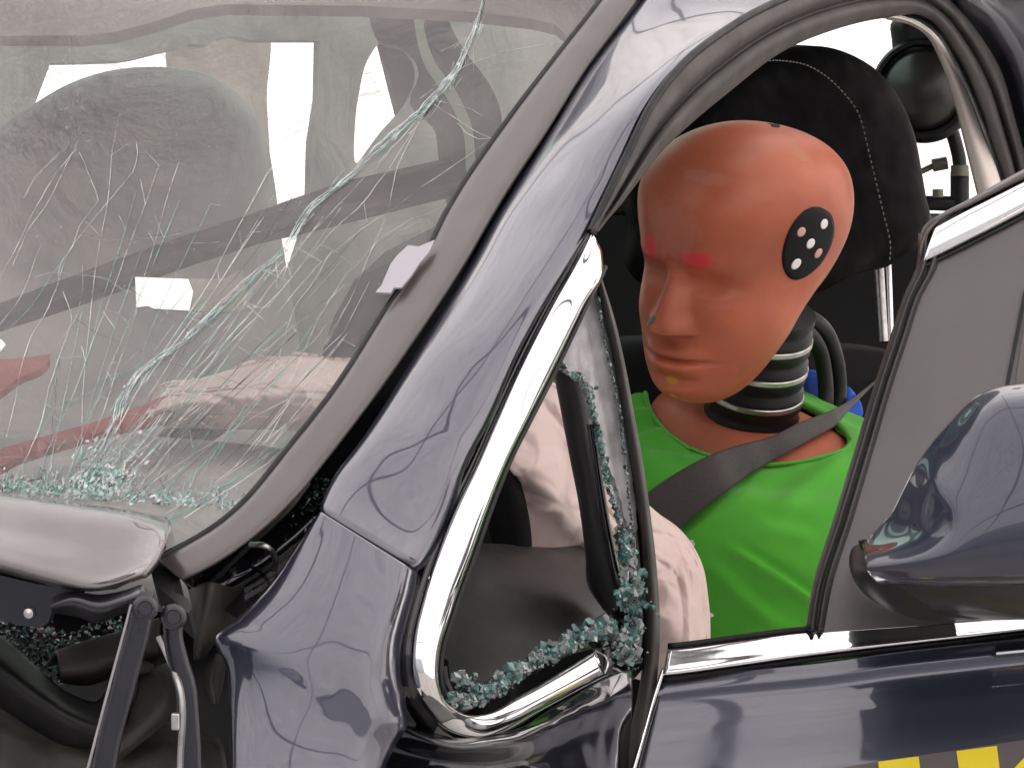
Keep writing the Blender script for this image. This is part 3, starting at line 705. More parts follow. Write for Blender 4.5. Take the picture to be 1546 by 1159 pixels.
# inner panel of the door trim seen through the opening
loft('inner_sill_panel', [[P(640, 820, 2.80), P(740, 820, 2.84), P(830, 826, 2.88), P(890, 824, 2.92), P(960, 850, 2.96)],
                     [P(620, 850, 2.74), P(740, 845, 2.78), P(830, 842, 2.83), P(890, 860, 2.87), P(960, 880, 2.92)],
                     [P(600, 960, 2.66), P(720, 940, 2.70), P(830, 920, 2.76), P(900, 915, 2.81), P(970, 915, 2.88)],
                     [P(600, 1090, 2.60), P(700, 1060, 2.62), P(800, 1010, 2.70), P(900, 970, 2.78), P(970, 960, 2.84)]], M['plastic'], car, nu=40, nv=40, thick=.01)
# grey door-aperture strip right of the crumbs
gs = [(905, 418), (922, 480), (938, 552), (950, 620), (962, 690), (974, 770), (984, 862), (988, 949), (982, 1030), (972, 1090), (955, 1190)]
def wd(i): return [5, 9, 10, 11, 12, 12, 13, 14, 16, 18, 22][i]
def dpl(x, y): return SP.d(min(x, 985), min(y, 1000)) 
loft('aperture_seal', [[P(x - wd(i), y, dpl(x, y) + .02) for i, (x, y) in enumerate(gs)], [P(x - wd(i) * .6, y, dpl(x, y) - .005) for i, (x, y) in enumerate(gs)],
                       [P(x, y, dpl(x, y) - .010) for i, (x, y) in enumerate(gs)], [P(x + wd(i) * .35, y, dpl(x, y) - .004) for i, (x, y) in enumerate(gs)], [P(x + wd(i) * .5, y, dpl(x, y) + .03) for i, (x, y) in enumerate(gs)]],
     M['seal'], car, nu=24, nv=80, thick=.002)
# broken sheet of the small window
def jag(pts, a, n):
    q = cr2(pts, n, True); return [(x + random.uniform(-a, a), y + random.uniform(-a, a)) for x, y in q]
plate('broken_side_glass', jag([(900, 432), (909, 455), (925, 520), (938, 590), (952, 670), (958, 740), (962, 800), (955, 830), (945, 790), (935, 745), (922, 715), (912, 690), (906, 650), (890, 610), (885, 585), (872, 560), (858, 562), (845, 552), (848, 538), (870, 490)], 2.2, 90), SP, M['film'], car, thick=.004, off=-.006, label='remaining grey shattered sheet of the small window')
Vc = {'glassteal': ([], []), 'glassclear': ([], []), 'glassdark': ([], [])}
def crumb(c, r, k):
    V, F = Vc[k]; k0 = len(V)
    q = Matrix.Rotation(random.uniform(0, 6), 3, Vector((random.gauss(0, 1), random.gauss(0, 1), random.gauss(0, 1))).normalized())
    for sx_ in (-1, 1):
        for sy_ in (-1, 1):
            for sz_ in (-1, 1):
                V.append(c + q @ Vector((sx_ * r * random.uniform(.5, 1.1), sy_ * r * random.uniform(.5, 1.1), sz_ * r * random.uniform(.3, .9))))
    for f in ((0, 1, 3, 2), (4, 6, 7, 5), (0, 4, 5, 1), (2, 3, 7, 6), (0, 2, 6, 4), (1, 5, 7, 3)): F.append(tuple(k0 + i for i in f))
def crumbs(path, width, n, rr=(.0010, .0030), off=(0, .006), pw=(.5, .3, .2)):
    q = cr2(path, 200)
    for i in range(n):
        t = random.random(); j = int(t * 199); x, y = q[j]
        wv = width(t) if callable(width) else width
        wv *= .35 + 1.3 * abs(noise.noise(Vector((x * .05, y * .05, 3)))) * 1.6
        a = random.gauss(0, .45) * wv; b = random.gauss(0, .45) * wv
        x += a; y += b
        crumb(SP.at(x, y, random.uniform(*off)), rr[0] * .7 + (rr[1] * 1.25 - rr[0] * .7) * random.random() ** 3.0, random.choices(['glassteal', 'glassclear', 'glassdark'], pw)[0])
crumbs([(848, 552), (862, 565), (880, 575), (892, 605), (900, 640), (908, 680), (915, 715), (928, 760), (938, 800), (945, 850), (952, 890)], 5, 900, (.0005, .0019))
crumbs([(903, 450), (912, 510), (925, 570), (935, 620), (942, 680), (948, 740), (955, 790)], 1.6, 300, (.0004, .0012), pw=(.25, .15, .6))
crumbs([(938, 800), (950, 850), (955, 900), (955, 950), (940, 990)], 13, 1300, (.0007, .0030), pw=(.5, .3, .2))
crumbs([(920, 955), (950, 985), (955, 1000)], 14, 260, (.0010, .0030), pw=(.15, .25, .6))
crumbs([(675, 1055), (700, 1056), (740, 1042), (790, 1010), (840, 980), (900, 952), (925, 944)], 13, 2300, (.0008, .0028), pw=(.45, .4, .15))
crumbs([(690, 1020), (700, 1030), (712, 1035)], 9, 200, (.0008, .003))
crumbs([(950, 800), (955, 850)], 5, 120, (.0008, .0022), pw=(.1, .3, .6))
for k, (V, F) in Vc.items():
    o = mesh('glass_crumbs', V, F, M[k], car, smooth=False, label='crushed glass crumbs along the small window frame'); o['kind'] = 'stuff'
tube('crumb_ledge', [SP.at(x, y, -.012) for x, y in [(905, 460), (925, 560), (942, 680), (955, 790), (965, 880), (968, 950), (958, 1000), (935, 1018), (912, 1008)]], .007, M['gloss_black'], car, n=80, seg=10)
plate('corner_gusset', cr2([(925, 925), (970, 900), (978, 960), (968, 1005), (945, 1022), (920, 1016), (905, 975), (780, 1030), (700, 1066), (672, 1050), (690, 1045), (760, 1024)], 60, True), SP, M['gloss_black'], car, thick=.006, off=-.012)

# ---- door aperture arc (rubber) and pillar trims
ao = [(893, 352), (915, 305), (948, 235), (985, 160), (1020, 112), (1106, 41), (1175, 4), (1270, -28), (1360, -32), (1434, 0), (1479, 52), (1510, 103), (1531, 173), (1548, 235), (1570, 330)]
ai = [(900, 350), (930, 318), (958, 282), (1002, 226), (1040, 190), (1095, 144), (1193, 72), (1258, 46), (1330, 28), (1396, 24), (1448, 86), (1479, 155), (1500, 215), (1517, 269), (1535, 360)]
A = cr2(ao, 40); B = cr2(ai, 40)
def arcrows(ts):
    rows = []
    for t, off in ts:
        rows.append([P(*mixp(a, b, t), (SP.d(*a) + (SP.d(*b) - SP.d(*a)) * t) + off) for a, b in zip(A, B)])
    return rows
loft('door_seal', arcrows([(0, .01), (.06, -.006), (.28, -.012), (.42, 0.0), (.5, .012), (.58, 0), (.75, -.010), (.92, 0), (1, .03)]), M['seal'], car, nu=60, nv=150, thick=.002, label='grey rubber seal arching over the door opening')
tube('aperture_gap', [P(x - 1, y - 2, SP.d(x, y) - .003) for x, y in ao[:9]], .0028, M['rubber'], car, n=90, seg=8)
# body side right of the arc
ro = [(1400, -70), (1425, -20), (1434, -2), (1484, 50), (1515, 101), (1536, 171), (1552, 235), (1600, 400)]
loft('rear_roof_rail', [[P(x - 22, y + 8, SP.d(x, y) + .06) for x, y in ro], [P(x + 4, y - 2, SP.d(x, y) + .004) for x, y in ro], [P(x + 14, y - 6, SP.d(x, y) - .010) for x, y in ro], [P(x + 30, y - 12, SP.d(x, y) - .014) for x, y in ro],
     [P(x + 44, y - 18, SP.d(x, y) + .004) for x, y in ro], [P(x + 110, y - 60, SP.d(x, y) - .02) for x, y in ro], [P(x + 260, y - 140, SP.d(x, y) + .03) for x, y in ro]], M['paint'], car, nu=50, nv=60, thick=.004)
bt = [(1330, 28, 1345, 22), (1352, 31, 1383, 31), (1394, 50, 1410, 50), (1419, 92, 1443, 103), (1438, 147, 1466, 152), (1455, 213, 1488, 208), (1474, 290, 1510, 271), (1500, 400, 1545, 400)]
loft('centre_pillar_trim', [[P(a, b, 3.36) for a, b, c, d in bt], [P((a + c) / 2, (b + d) / 2, 3.35) for a, b, c, d in bt], [P(c, d, 3.36) for a, b, c, d in bt]], mat('pillar_trim_beige', (.78, .70, .64), .6, var=.1), car, nu=10, nv=50, thick=.004)
bd = [(c, d) for a, b, c, d in bt]
loft('pillar_inner_seal', [[P(x - 3, y, 3.52) for x, y in bd], [P(x + 14, y, 3.46) for x, y in bd], [P(x + 34, y - 6, 3.44) for x, y in bd]], M['rubber'], car, nu=8, nv=40, thick=.004).name = 'pillar_rubber'  # dark rubber seal beside the pillar trim

# ---- driver's seat
DS = Plane((1200, 300, 3.48), (1340, 300, 3.60), (1200, 700, 3.40))
seat = pillow('driver_seat', [(980, 330), (974, 250), (982, 195), (1022, 130), (1075, 90), (1135, 72), (1200, 68), (1250, 84), (1292, 112), (1326, 158), (1346, 205), (1358, 262), (1368, 320), (1375, 352), (1366, 382), (1345, 400), (1300, 412), (1240, 440), (1150, 460), (1040, 450), (980, 400)], DS, .10, M['leather'], car, puff=.3, label='black driver seat with integrated headrest')
st = cr([DS.at(x, y, .052) for x, y in [(1130, 95), (1180, 92), (1227, 103), (1268, 135), (1296, 173), (1310, 225), (1322, 275), (1334, 325), (1344, 372), (1342, 400)]], 120)
V, F = [], []
for i in range(0, 118, 2):
    tube_geo([st[i], st[i].lerp(st[i + 1], .5) + DS.n * .0008, st[i + 1]], .0006, 5, 1, V, F)
mesh('stitching', V, F, M['stitch'], seat)
pillow('seat_back', [(900, 520), (1000, 505), (1100, 500), (1210, 515), (1300, 520), (1345, 530), (1420, 620), (1440, 1200), (840, 1200), (870, 600)], Plane((1200, 520, 3.46), (1340, 520, 3.54), (1200, 900, 3.38)), .10, M['cloth'], car, puff=.2)
SBP = Plane((1200, 520, 3.41), (1340, 520, 3.49), (1200, 900, 3.33))
V, F = [], []
sp_ = cr([SBP.at(x, y, .012) for x, y in [(1205, 548), (1240, 546), (1290, 548), (1340, 556)]], 60)
for i in range(0, 58, 2): tube_geo([sp_[i], sp_[i + 1]], .0006, 5, 1, V, F)
mesh('stitching', V, F, M['stitch'], seat)
rodm = M['chrome']
tube('headrest_rod', [P(1326, 385, 3.62), P(1330, 450, 3.62), P(1334, 515, 3.62)], .0045, M['alu'], seat, n=8, seg=14)
tube('headrest_rod', [P(1340, 375, 3.66), P(1343, 450, 3.66), P(1345, 515, 3.66)], .003, rodm, seat, n=8, seg=14)

# ---- seat belt
bu = [(1330, 566), (1300, 591), (1275, 609), (1248, 622), (1213, 635), (1165, 658), (1106, 674), (1060, 692), (1020, 714), (975, 745), (930, 780)]
bl = [(1332, 568), (1304, 596), (1281, 620), (1262, 642), (1234, 658), (1195, 680), (1151, 704), (1105, 736), (1061, 768), (1020, 804), (960, 856)]
bd_ = [3.48, 3.44, 3.36, 3.285, 3.185, 3.10, 3.04, 3.005, 2.99]
BELT = (bu, bl, bd_)

# ---- opened front door
door = mesh('front_door', [], [], M['paint'], car, label='open navy door with grey sail panel, mirror and yellow tape') if False else None
dx = [1000, 1120, 1240, 1360, 1450, 1640]; d0_ = [2.705, 2.704, 2.703, 2.702, 2.702, 2.702]; y0_ = [1024, 1010, 998, 982, 972, 952]
dl = [[P(x - [0, 4, 10, 14, 26, 42, 62][k] * max(0, 1 - j / 1.5), y + [0, 5, 24, 30, 84, 150, 300][k], d + [0, -.001, -.0055, -.005, -.014, -.0265, -.050][k]) for j, (x, d, y) in enumerate(zip(dx, d0_, y0_))] for k in range(7)]
door = loft('front_door', dl, M['paint'], car, nu=80, nv=60, thick=.03, label='open navy blue front door')
# leading edge of the door
loft('door_edge', [[P(1000, 1006, 2.73), P(980, 1062, 2.72), P(965, 1110, 2.72), P(940, 1200, 2.72)], [P(1004, 1008, 2.708), P(988, 1062, 2.696), P(974, 1110, 2.68), P(950, 1200, 2.65)]], M['gloss_black'], door, nu=4, nv=30, thick=.003)
tube('edge_guard', [P(1001, 1012, 2.70), P(986, 1058, 2.69), P(972, 1108, 2.672), P(945, 1200, 2.646)], .0016, M['chrome'], door, n=40, seg=8)
# chrome belt strip
ct = [(1008, 979), (1020, 978), (1100, 968), (1192, 956), (1296, 948), (1399, 941), (1470, 936), (1640, 922)]
cb = [(1000, 1020), (1020, 1018), (1100, 1007), (1192, 994), (1296, 981), (1399, 969), (1470, 961), (1640, 940)]
loft('belt_chrome', [[P(x, y, DP.d(x, y) - .003 + o3) for x, y in [mixp(a, b, t) for a, b in zip(ct, cb)]] for t, o3 in ((0, .014), (.015, .006), (.05, .0036), (.3, .0018), (.6, .0006), (.92, -.0006), (.96, .0), (.985, .003), (1, .012))], M['chrome'], door, nu=80, nv=90, thick=.001)
loft('belt_rubber', [[P(x, y - 5, DP.d(x, y) + .03) for x, y in ct], [P(x, y - 4, DP.d(x, y) + .006) for x, y in ct], [P(x, y + 1, DP.d(x, y) + .008) for x, y in ct]], M['rubber'], door, nu=6, nv=60, thick=.004)
loft('belt_rubber', [[P(x, y - 1, DP.d(x, y) + .012) for x, y in cb], [P(x, y + 3, DP.d(x, y) + .000) for x, y in cb], [P(x, y + 7, DP.d(x, y) + .010) for x, y in cb]], M['rubber'], door, nu=6, nv=60, thick=.004)
# sail panel and its frame
se_ = [(1389, 352), (1386, 400), (1365, 449), (1345, 510), (1324, 573), (1293, 675), (1261, 780), (1227, 890), (1218, 951)]
sh = [34, 30, 26, 26, 26, 27, 28, 28, 26]
plate('sail_panel', [(1400, 350), (1389, 400), (1362, 470), (1334, 573), (1306, 675), (1276, 780), (1243, 890), (1230, 955), (1420, 946), (1660, 925), (1660, 250)], DP, M['sail'], door, thick=.01, off=.0)
loft('sail_rubber', [[DP.at(x, y, -.02) for x, y in se_], [DP.at(x + 1, y, .002) for x, y in se_], [DP.at(x + sh[i] * .3, y, .008) for i, (x, y) in enumerate(se_)], [DP.at(x + sh[i] * .5, y, .0015) for i, (x, y) in enumerate(se_)],
                     [DP.at(x + sh[i] * .7, y, .0065) for i, (x, y) in enumerate(se_)], [DP.at(x + sh[i] * 1.05, y, -.001) for i, (x, y) in enumerate(se_)]], mat('sail_rubber', (.045, .042, .04), .4, var=.2), door, nu=40, nv=60, thick=.003)
tct = [(1411, 341), (1440, 325), (1490, 300), (1546, 272), (1660, 215)]; tcb = [(1393, 399), (1430, 381), (1490, 351), (1546, 322), (1660, 265)]
loft('frame_chrome', [[DP.at(*mixp(a, b, t), o3) for a, b in zip(tct, tcb)] for t, o3 in ((0, 0), (.06, .008), (.3, .011), (.7, .010), (.94, .007), (1, .0))], M['chrome'], door, nu=30, nv=50, thick=.001)
tdt = [(1387, 362), (1396, 342), (1413, 329), (1470, 298), (1546, 256), (1660, 196)]; tdb = [(1392, 399), (1400, 370), (1412, 343), (1470, 311), (1546, 274), (1660, 217)]
loft('frame_edge', [[DP.at(*mixp(a, b, t), o3) for a, b in zip(tdt, tdb)] for t, o3 in ((0, -.02), (.1, .004), (.5, .008), (1, .002))], mat('frame_edge_brown', (.07, .055, .052), .3, 0, .4), door, nu=14, nv=50, thick=.002)
plate('sail_joint', [(1546, 436), (1550, 446), (1524, 580), (1518, 580)], DP, M['rubber'], door, thick=.001, off=.002)
plate('window_glass', [(1552, 452), (1660, 420), (1660, 640), (1524, 640)], DP, M['moulding'], door, thick=.003, off=.0025)
tube('frame_line', [DP.at(x, y, .003) for x, y in [(1394, 402), (1430, 385), (1490, 355), (1546, 326), (1660, 268)]], .0016, M['rubber'], door, n=30, seg=6)
# handle recess trim
plate('door_handle', [(1502, 972), (1660, 955), (1660, 975), (1504, 988)], DP, M['gloss_black'], door, thick=.01, off=.02, bev=.002)
tube('handle_edge', [DP.at(x, y, .022) for x, y in [(1504, 986), (1560, 981), (1660, 972)]], .0015, M['chrome'], door, n=10, seg=6)
# mirror
mh = [[(1600, 570), (1546, 578), (1503, 585), (1468, 602), (1434, 636), (1406, 668), (1384, 700), (1362, 742), (1345, 775), (1322, 800), (1302, 822)],
      [(1600, 600), (1550, 602), (1512, 608), (1484, 626), (1456, 662), (1432, 696), (1408, 728), (1392, 765), (1376, 795), (1345, 815), (1305, 833)],
      [(1640, 700), (1590, 700), (1560, 705), (1530, 715), (1500, 730), (1470, 752), (1450, 775), (1430, 800), (1400, 820), (1360, 834), (1306, 845)],
      [(1640, 820), (1590, 822), (1560, 824), (1530, 826), (1500, 830), (1470, 834), (1440, 838), (1410, 843), (1380, 848), (1350, 852), (1308, 856)],
      [(1640, 868), (1590, 869), (1560, 870), (1530, 870), (1500, 871), (1470, 872), (1440, 872), (1410, 873), (1380, 873), (1350, 872), (1314, 868)]]
md = [2.535, 2.505, 2.475, 2.468, 2.482]
rows = []
for r_, d_ in zip(mh, md):
    rows.append([P(x, y, d_ + .028 * max(0, (i - 6) / 4) ** 1.5) for i, (x, y) in enumerate(r_)])
mir = loft('wing_mirror', rows, M['mirrorpaint'], door, nu=70, nv=90, thick=.004, label='navy blue wing mirror housing on the open door')
loft('mirror_lower_lip', [[P(1312, 866, 2.54), P(1350, 871, 2.505), P(1410, 872, 2.49), P(1500, 871, 2.488), P(1650, 868, 2.488)], [P(1318, 874, 2.55), P(1350, 877, 2.52), P(1410, 878, 2.50), P(1500, 877, 2.497), P(1650, 874, 2.497)],
      [P(1330, 876, 2.62), P(1350, 880, 2.60), P(1410, 881, 2.60), P(1500, 880, 2.60), P(1650, 878, 2.60)]], M['gloss_black'], door, nu=12, nv=40, thick=.002)
loft('mirror_bracket', [[P(1304, 820, 2.69), P(1287, 826, 2.70), P(1282, 842, 2.705), P(1286, 868, 2.705), P(1305, 896, 2.705), P(1340, 918, 2.705), P(1380, 932, 2.705), P(1440, 938, 2.705)],
                        [P(1310, 830, 2.62), P(1303, 834, 2.64), P(1302, 846, 2.64), P(1310, 868, 2.625), P(1330, 890, 2.62), P(1365, 910, 2.62), P(1410, 926, 2.64), P(1460, 936, 2.68)],
                        [P(1330, 850, 2.60), P(1325, 852, 2.60), P(1326, 862, 2.60), P(1345, 874, 2.59), P(1375, 880, 2.585), P(1400, 890, 2.59), P(1440, 910, 2.64), P(1500, 932, 2.68)]], M['plastic'], door, nu=24, nv=60, thick=.004)
loft('mirror_underside', [[P(1340, 874, 2.56), P(1372, 895, 2.57), P(1410, 922, 2.64), P(1440, 934, 2.69)], [P(1405, 876, 2.54), P(1425, 895, 2.55), P(1460, 920, 2.62), P(1500, 936, 2.69)],
                        [P(1480, 876, 2.53), P(1500, 895, 2.54), P(1540, 920, 2.56), P(1580, 934, 2.69)], [P(1650, 876, 2.54), P(1650, 895, 2.55), P(1650, 920, 2.57), P(1650, 934, 2.69)]], M['plastic'], door, nu=40, nv=30, thick=.004)
# chequered tape on the door
TP = Plane((1240, 1148, 2.675), (1450, 1122, 2.674), (1360, 1282, 2.650))
plate('warning_tape', [(1250, 1162), (1330, 1148), (1400, 1138), (1540, 1117), (1680, 1096), (1680, 1300), (1250, 1300)], TP, M['greytape'], door, thick=.0006, off=.004, label='strip of grey and yellow chequered tape')
for q in ([(1326, 1149), (1387, 1141), (1393, 1190), (1330, 1190)], [(1444, 1133), (1505, 1125), (1513, 1190), (1452, 1190)], [(1572, 1116), (1630, 1107), (1630, 1190), (1532, 1190), (1530, 1160)]):
    plate('yellow_square', q, TP, M['yellow'], door, thick=.0005, off=.0048)

# ---- hood, hinges and wreckage at the lower left
hr = [[(-420, 690), (-200, 715), (0, 743), (103, 758), (190, 769), (252, 780)],
      [(-420, 697), (-200, 722), (0, 750), (103, 766), (190, 778), (258, 792)],
      [(-420, 745), (-200, 770), (0, 800), (100, 820), (185, 832), (247, 824)],
      [(-420, 775), (-200, 798), (0, 828), (90, 850), (165, 866), (232, 848)],
      [(-420, 800), (-200, 825), (0, 850), (80, 872), (150, 885), (216, 866)],
      [(-420, 820), (-200, 845), (0, 867), (60, 882), (125, 893), (175, 889)]]
hd = [2.42, 2.395, 2.35, 2.325, 2.31, 2.33]
rows = []
for r_, d_ in zip(hr, hd): rows.append([P(x, y, d_ + .10 * (250 - x) / 600 * .5 + (.01 if i == 5 else 0)) for i, (x, y) in enumerate(r_)])
hood = loft('hood', rows, M['pinkpaint'], car, nu=60, nv=90, thick=.004, label='buckled rear edge of the bonnet, pinkish')
HB = Plane((0, 880, 2.34), (200, 900, 2.33), (50, 950, 2.34))
plate('hood_flange', cr2([(-200, 840), (0, 868), (60, 882), (130, 893), (90, 905), (78, 925), (70, 943), (40, 945), (0, 936), (-200, 900)], 60, True), HB, M['steel'], hood, thick=.01, off=-.005, bev=.003)
revolve('rivet', [(0, -.001), (.0035, -.001), (.003, .002), (0, .003)], HB.at(44, 925, -.003), HB.n, M['alu'], hood, seg=16)
loft('hood_bracket', [[P(80, 900, 2.335), P(110, 893, 2.33), P(150, 897, 2.325), P(190, 890, 2.32), P(215, 883, 2.32), P(228, 900, 2.32)],
                      [P(75, 915, 2.32), P(110, 905, 2.315), P(150, 915, 2.31), P(190, 905, 2.305), P(210, 900, 2.305), P(225, 920, 2.31)],
                      [P(80, 925, 2.34), P(110, 930, 2.335), P(150, 940, 2.33), P(190, 925, 2.325), P(205, 925, 2.325), P(215, 935, 2.325)]], M['steel'], hood, nu=20, nv=40, thick=.003)
def hinge(path, wpx, d, boltc, nm):
    q = cr2(path, 50); L_ = []; 
    rows = [[], [], [], [], []]
    for i, (x, y) in enumerate(q):
        x0, y0 = q[max(i - 1, 0)]; x1, y1 = q[min(i + 1, 49)]
        tx, ty = x1 - x0, y1 - y0; l = math.hypot(tx, ty); nx, ny = -ty / l, tx / l
        wv = wpx(i / 49)
        for k, (s, o3) in enumerate(((1, .006), (.85, -.002), (0, -.003), (-.85, -.002), (-1, .006))):
            rows[k].append(P(x + nx * wv * s, y + ny * wv * s, d + o3))
    h = loft('hood_hinge', rows, M['steel'], car, nu=20, nv=50, thick=.003, label=nm)
    c = P(boltc[0], boltc[1], d - .006)
    revolve('pivot', [(0, -.004), (.0078, -.004), (.0078, .001), (.006, .003), (.0045, .0032), (.004, .002), (0, .002)], c, (EYE - c), M['steel'], h, seg=30)
    return h
hinge([(222, 893), (216, 918), (207, 960), (196, 1000), (183, 1050), (168, 1105), (150, 1200)], lambda t: 10 + 8 * min(1, t * 8) if t < .125 else 18, 2.30, (219, 918), 'straight dark steel bonnet hinge arm')
hinge([(256, 912), (260, 935), (262, 965), (270, 1000), (280, 1035), (284, 1080), (288, 1200)], lambda t: 9 + 7 * min(1, t * 8) if t < .125 else 14 + 6 * t, 2.33, (262, 931), 'curved dark steel bonnet hinge arm')
tube('arm_highlight_flange', [P(240, 960, 2.335), P(262, 1010, 2.33), P(271, 1035, 2.325), P(272, 1160, 2.325)], .002, M['alu'], car, n=30, seg=6).name = 'hinge_highlight'  # bright tube drawn as the highlight along the hinge arm
tube('hinge_highlight', [P(198, 912, 2.292), P(180, 980, 2.292), P(156, 1070, 2.292), P(130, 1170, 2.292)], .0009, M['alu'], car, n=30, seg=6)  # thin bright line drawn as the glint on the arm's edge
bx = [P(258, 1076, 2.33), P(270, 1076, 2.33), P(270, 1102, 2.33), P(258, 1102, 2.33)]
plate('clip', [(258, 1076), (271, 1076), (271, 1102), (258, 1102)], Plane((258, 1076, 2.32), (271, 1076, 2.32), (258, 1102, 2.32)), M['alu'], car, thick=.006, bev=.001)
# firewall (dark back) and cloth
WB = Plane((0, 950, 2.6), (400, 900, 2.62), (200, 1200, 2.5))
plate('firewall', cr2([(-300, 820), (230, 830), (330, 850), (480, 740), (640, 700), (640, 1300), (-300, 1300)], 60, True) if False else [(-300, 820), (230, 850), (300, 860), (470, 745), (640, 830), (640, 1300), (-300, 1300)], WB, M['dark'], car, thick=.02)
loft('cowl_rubber', [[P(-120, 910, 2.45), P(0, 958, 2.44), P(60, 1010, 2.43), (P(110, 1048, 2.42)), P(145, 1058, 2.42), P(165, 1030, 2.43), P(180, 980, 2.44)],
                     [P(-120, 960, 2.42), P(0, 1010, 2.41), P(60, 1055, 2.40), P(110, 1085, 2.39), P(150, 1100, 2.39), P(180, 1090, 2.40), P(200, 1060, 2.42)],
                     [P(-120, 1020, 2.46), P(0, 1068, 2.45), P(50, 1100, 2.44), P(100, 1125, 2.43), P(150, 1130, 2.43), P(190, 1120, 2.44), P(220, 1110, 2.45)]], M['rubber'], car, nu=24, nv=50, thick=.004)
loft('insulation_mat', [[P(-120, 1000, 2.50), P(0, 1055, 2.49), P(60, 1090, 2.48), P(150, 1110, 2.47), P(260, 1090, 2.47), P(330, 1110, 2.47)], [P(-120, 1100, 2.45), P(0, 1110, 2.44), P(60, 1130, 2.43), P(150, 1140, 2.43), P(260, 1130, 2.43), P(340, 1140, 2.44)],
                        [P(-120, 1260, 2.44), P(0, 1260, 2.43), P(60, 1260, 2.42), P(150, 1260, 2.42), P(260, 1260, 2.42), P(350, 1260, 2.42)]], M['dirt'], car, nu=30, nv=50, thick=.004, fn=dents(.006, 30, 1), label='dusty brown insulation mat')
loft('duct', [[P(70, 1000, 2.47), P(130, 985, 2.47), P(190, 960, 2.47), P(240, 950, 2.47)], [P(85, 985, 2.44), P(130, 970, 2.44), P(185, 955, 2.44), P(240, 935, 2.44)], [P(90, 1012, 2.43), P(130, 1010, 2.43), P(180, 990, 2.43), P(240, 975, 2.43)], [P(90, 1030, 2.46), P(130, 1035, 2.46), P(180, 1020, 2.46), P(240, 1010, 2.46)]], M['dirt'], car, nu=20, nv=30, thick=.003)
loft('cowl_cover', [[P(200, 1020, 2.44), P(262, 1000, 2.44), P(270, 1060, 2.42), P(180, 1150, 2.42)], [P(190, 1010, 2.42), P(230, 1010, 2.42), P(250, 1060, 2.40), P(170, 1140, 2.40)], [P(180, 1010, 2.44), P(200, 1000, 2.44), P(200, 1060, 2.42), P(160, 1100, 2.42)]], M['dirt'], car, nu=16, nv=30, thick=.004)
# funnel of bent plastic beside the hinge
loft('bent_plastic', [[P(284, 890, 2.44), P(290, 920, 2.42), P(292, 960, 2.41), P(292, 995, 2.41)], [P(320, 878, 2.40), P(312, 920, 2.395), P(302, 960, 2.395), P(296, 992, 2.40)], [P(350, 886, 2.42), P(335, 930, 2.41), P(318, 965, 2.41), P(300, 992, 2.42)], [P(388, 882, 2.46), P(360, 930, 2.45), P(330, 965, 2.44), P(305, 995, 2.44)]], M['dirt'], car, nu=30, nv=30, thick=.003)
loft('bent_plastic', [[P(262, 850, 2.46), P(330, 850, 2.46), P(400, 820, 2.48)], [P(280, 880, 2.45), P(350, 865, 2.45), P(420, 842, 2.47)], [P(290, 910, 2.47), P(370, 900, 2.47), P(430, 860, 2.49)]], M['gloss_black'], car, nu=20, nv=30, thick=.003, fn=dents(.006, 40, 5))
loft('bent_plastic', [[P(316, 990, 2.43), P(306, 1030, 2.43), P(318, 1062, 2.43)], [P(328, 985, 2.41), P(320, 1030, 2.40), P(324, 1062, 2.41)], [P(342, 1000, 2.43), P(336, 1040, 2.43), P(330, 1064, 2.43)]], M['dirt'], car, nu=16, nv=20, thick=.003)
for i in range(9):
    t = i / 8; x = 330 + 90 * t; y = 860 - 85 * t
    tube('grille_rib', [P(x - 25, y + 30, 2.435), P(x + 10, y, 2.435), P(x + 45, y - 45, 2.45)], .0022, M['rubber'], car, n=12, seg=6)
tube('small_hose', [P(378, 822, 2.42), P(400, 824, 2.415), P(414, 838, 2.42), P(414, 860, 2.43)], .002, M['alu'], car, n=20, seg=8)
plate('orange_tab', [(366, 914), (388, 902), (384, 914), (372, 922)], Plane((366, 914, 2.41), (388, 902, 2.41), (372, 922, 2.41)), M['orange'], car, thick=.002)
# crumbs fallen in the cowl
Vc = {'glassteal': ([], []), 'glassclear': ([], []), 'glassdark': ([], [])}
for i in range(900):
    x = random.uniform(-10, 185); y = random.uniform(930, 1000) + max(0, 70 - abs(x - 90)) * .5
    if random.random() < .45: x = random.gauss(85, 30); y = 985 + random.gauss(0, 16) + (x - 85) * .3
    crumb(P(x, y, 2.50 + random.uniform(-.01, .02)), random.uniform(.0005, .0017), random.choices(['glassteal', 'glassclear', 'glassdark'], (.15, .25, .6))[0])
for i in range(500):
    t = random.random(); x = 500 - 170 * t + random.gauss(0, 9 + 16 * t); y = 730 + 120 * t + random.gauss(0, 9)
    crumb(P(x, y, 2.46 + .05 * (1 - t) - .01 * random.random()), random.uniform(.0004, .0016), random.choices(['glassteal', 'glassclear', 'glassdark'], (.2, .2, .6))[0])
for k, (V, F) in Vc.items():
    o = mesh('glass_crumbs', V, F, M[k], car, smooth=False, label='glass crumbs fallen behind the bonnet edge'); o['kind'] = 'stuff'

# ============================================================ TAPE ON THE WINDSCREEN
tp = plate('paper_tape', [(616, 370), (632, 372), (656, 362), (648, 380), (634, 396), (622, 414), (606, 434), (594, 434), (590, 442), (567, 441), (576, 430), (590, 398), (600, 385)], WS, M['paper'], None, thick=.0012, off=.010)
tp['label'] = 'torn white paper tape stuck over the edge of the cracked windscreen'; tp['category'] = 'tape'

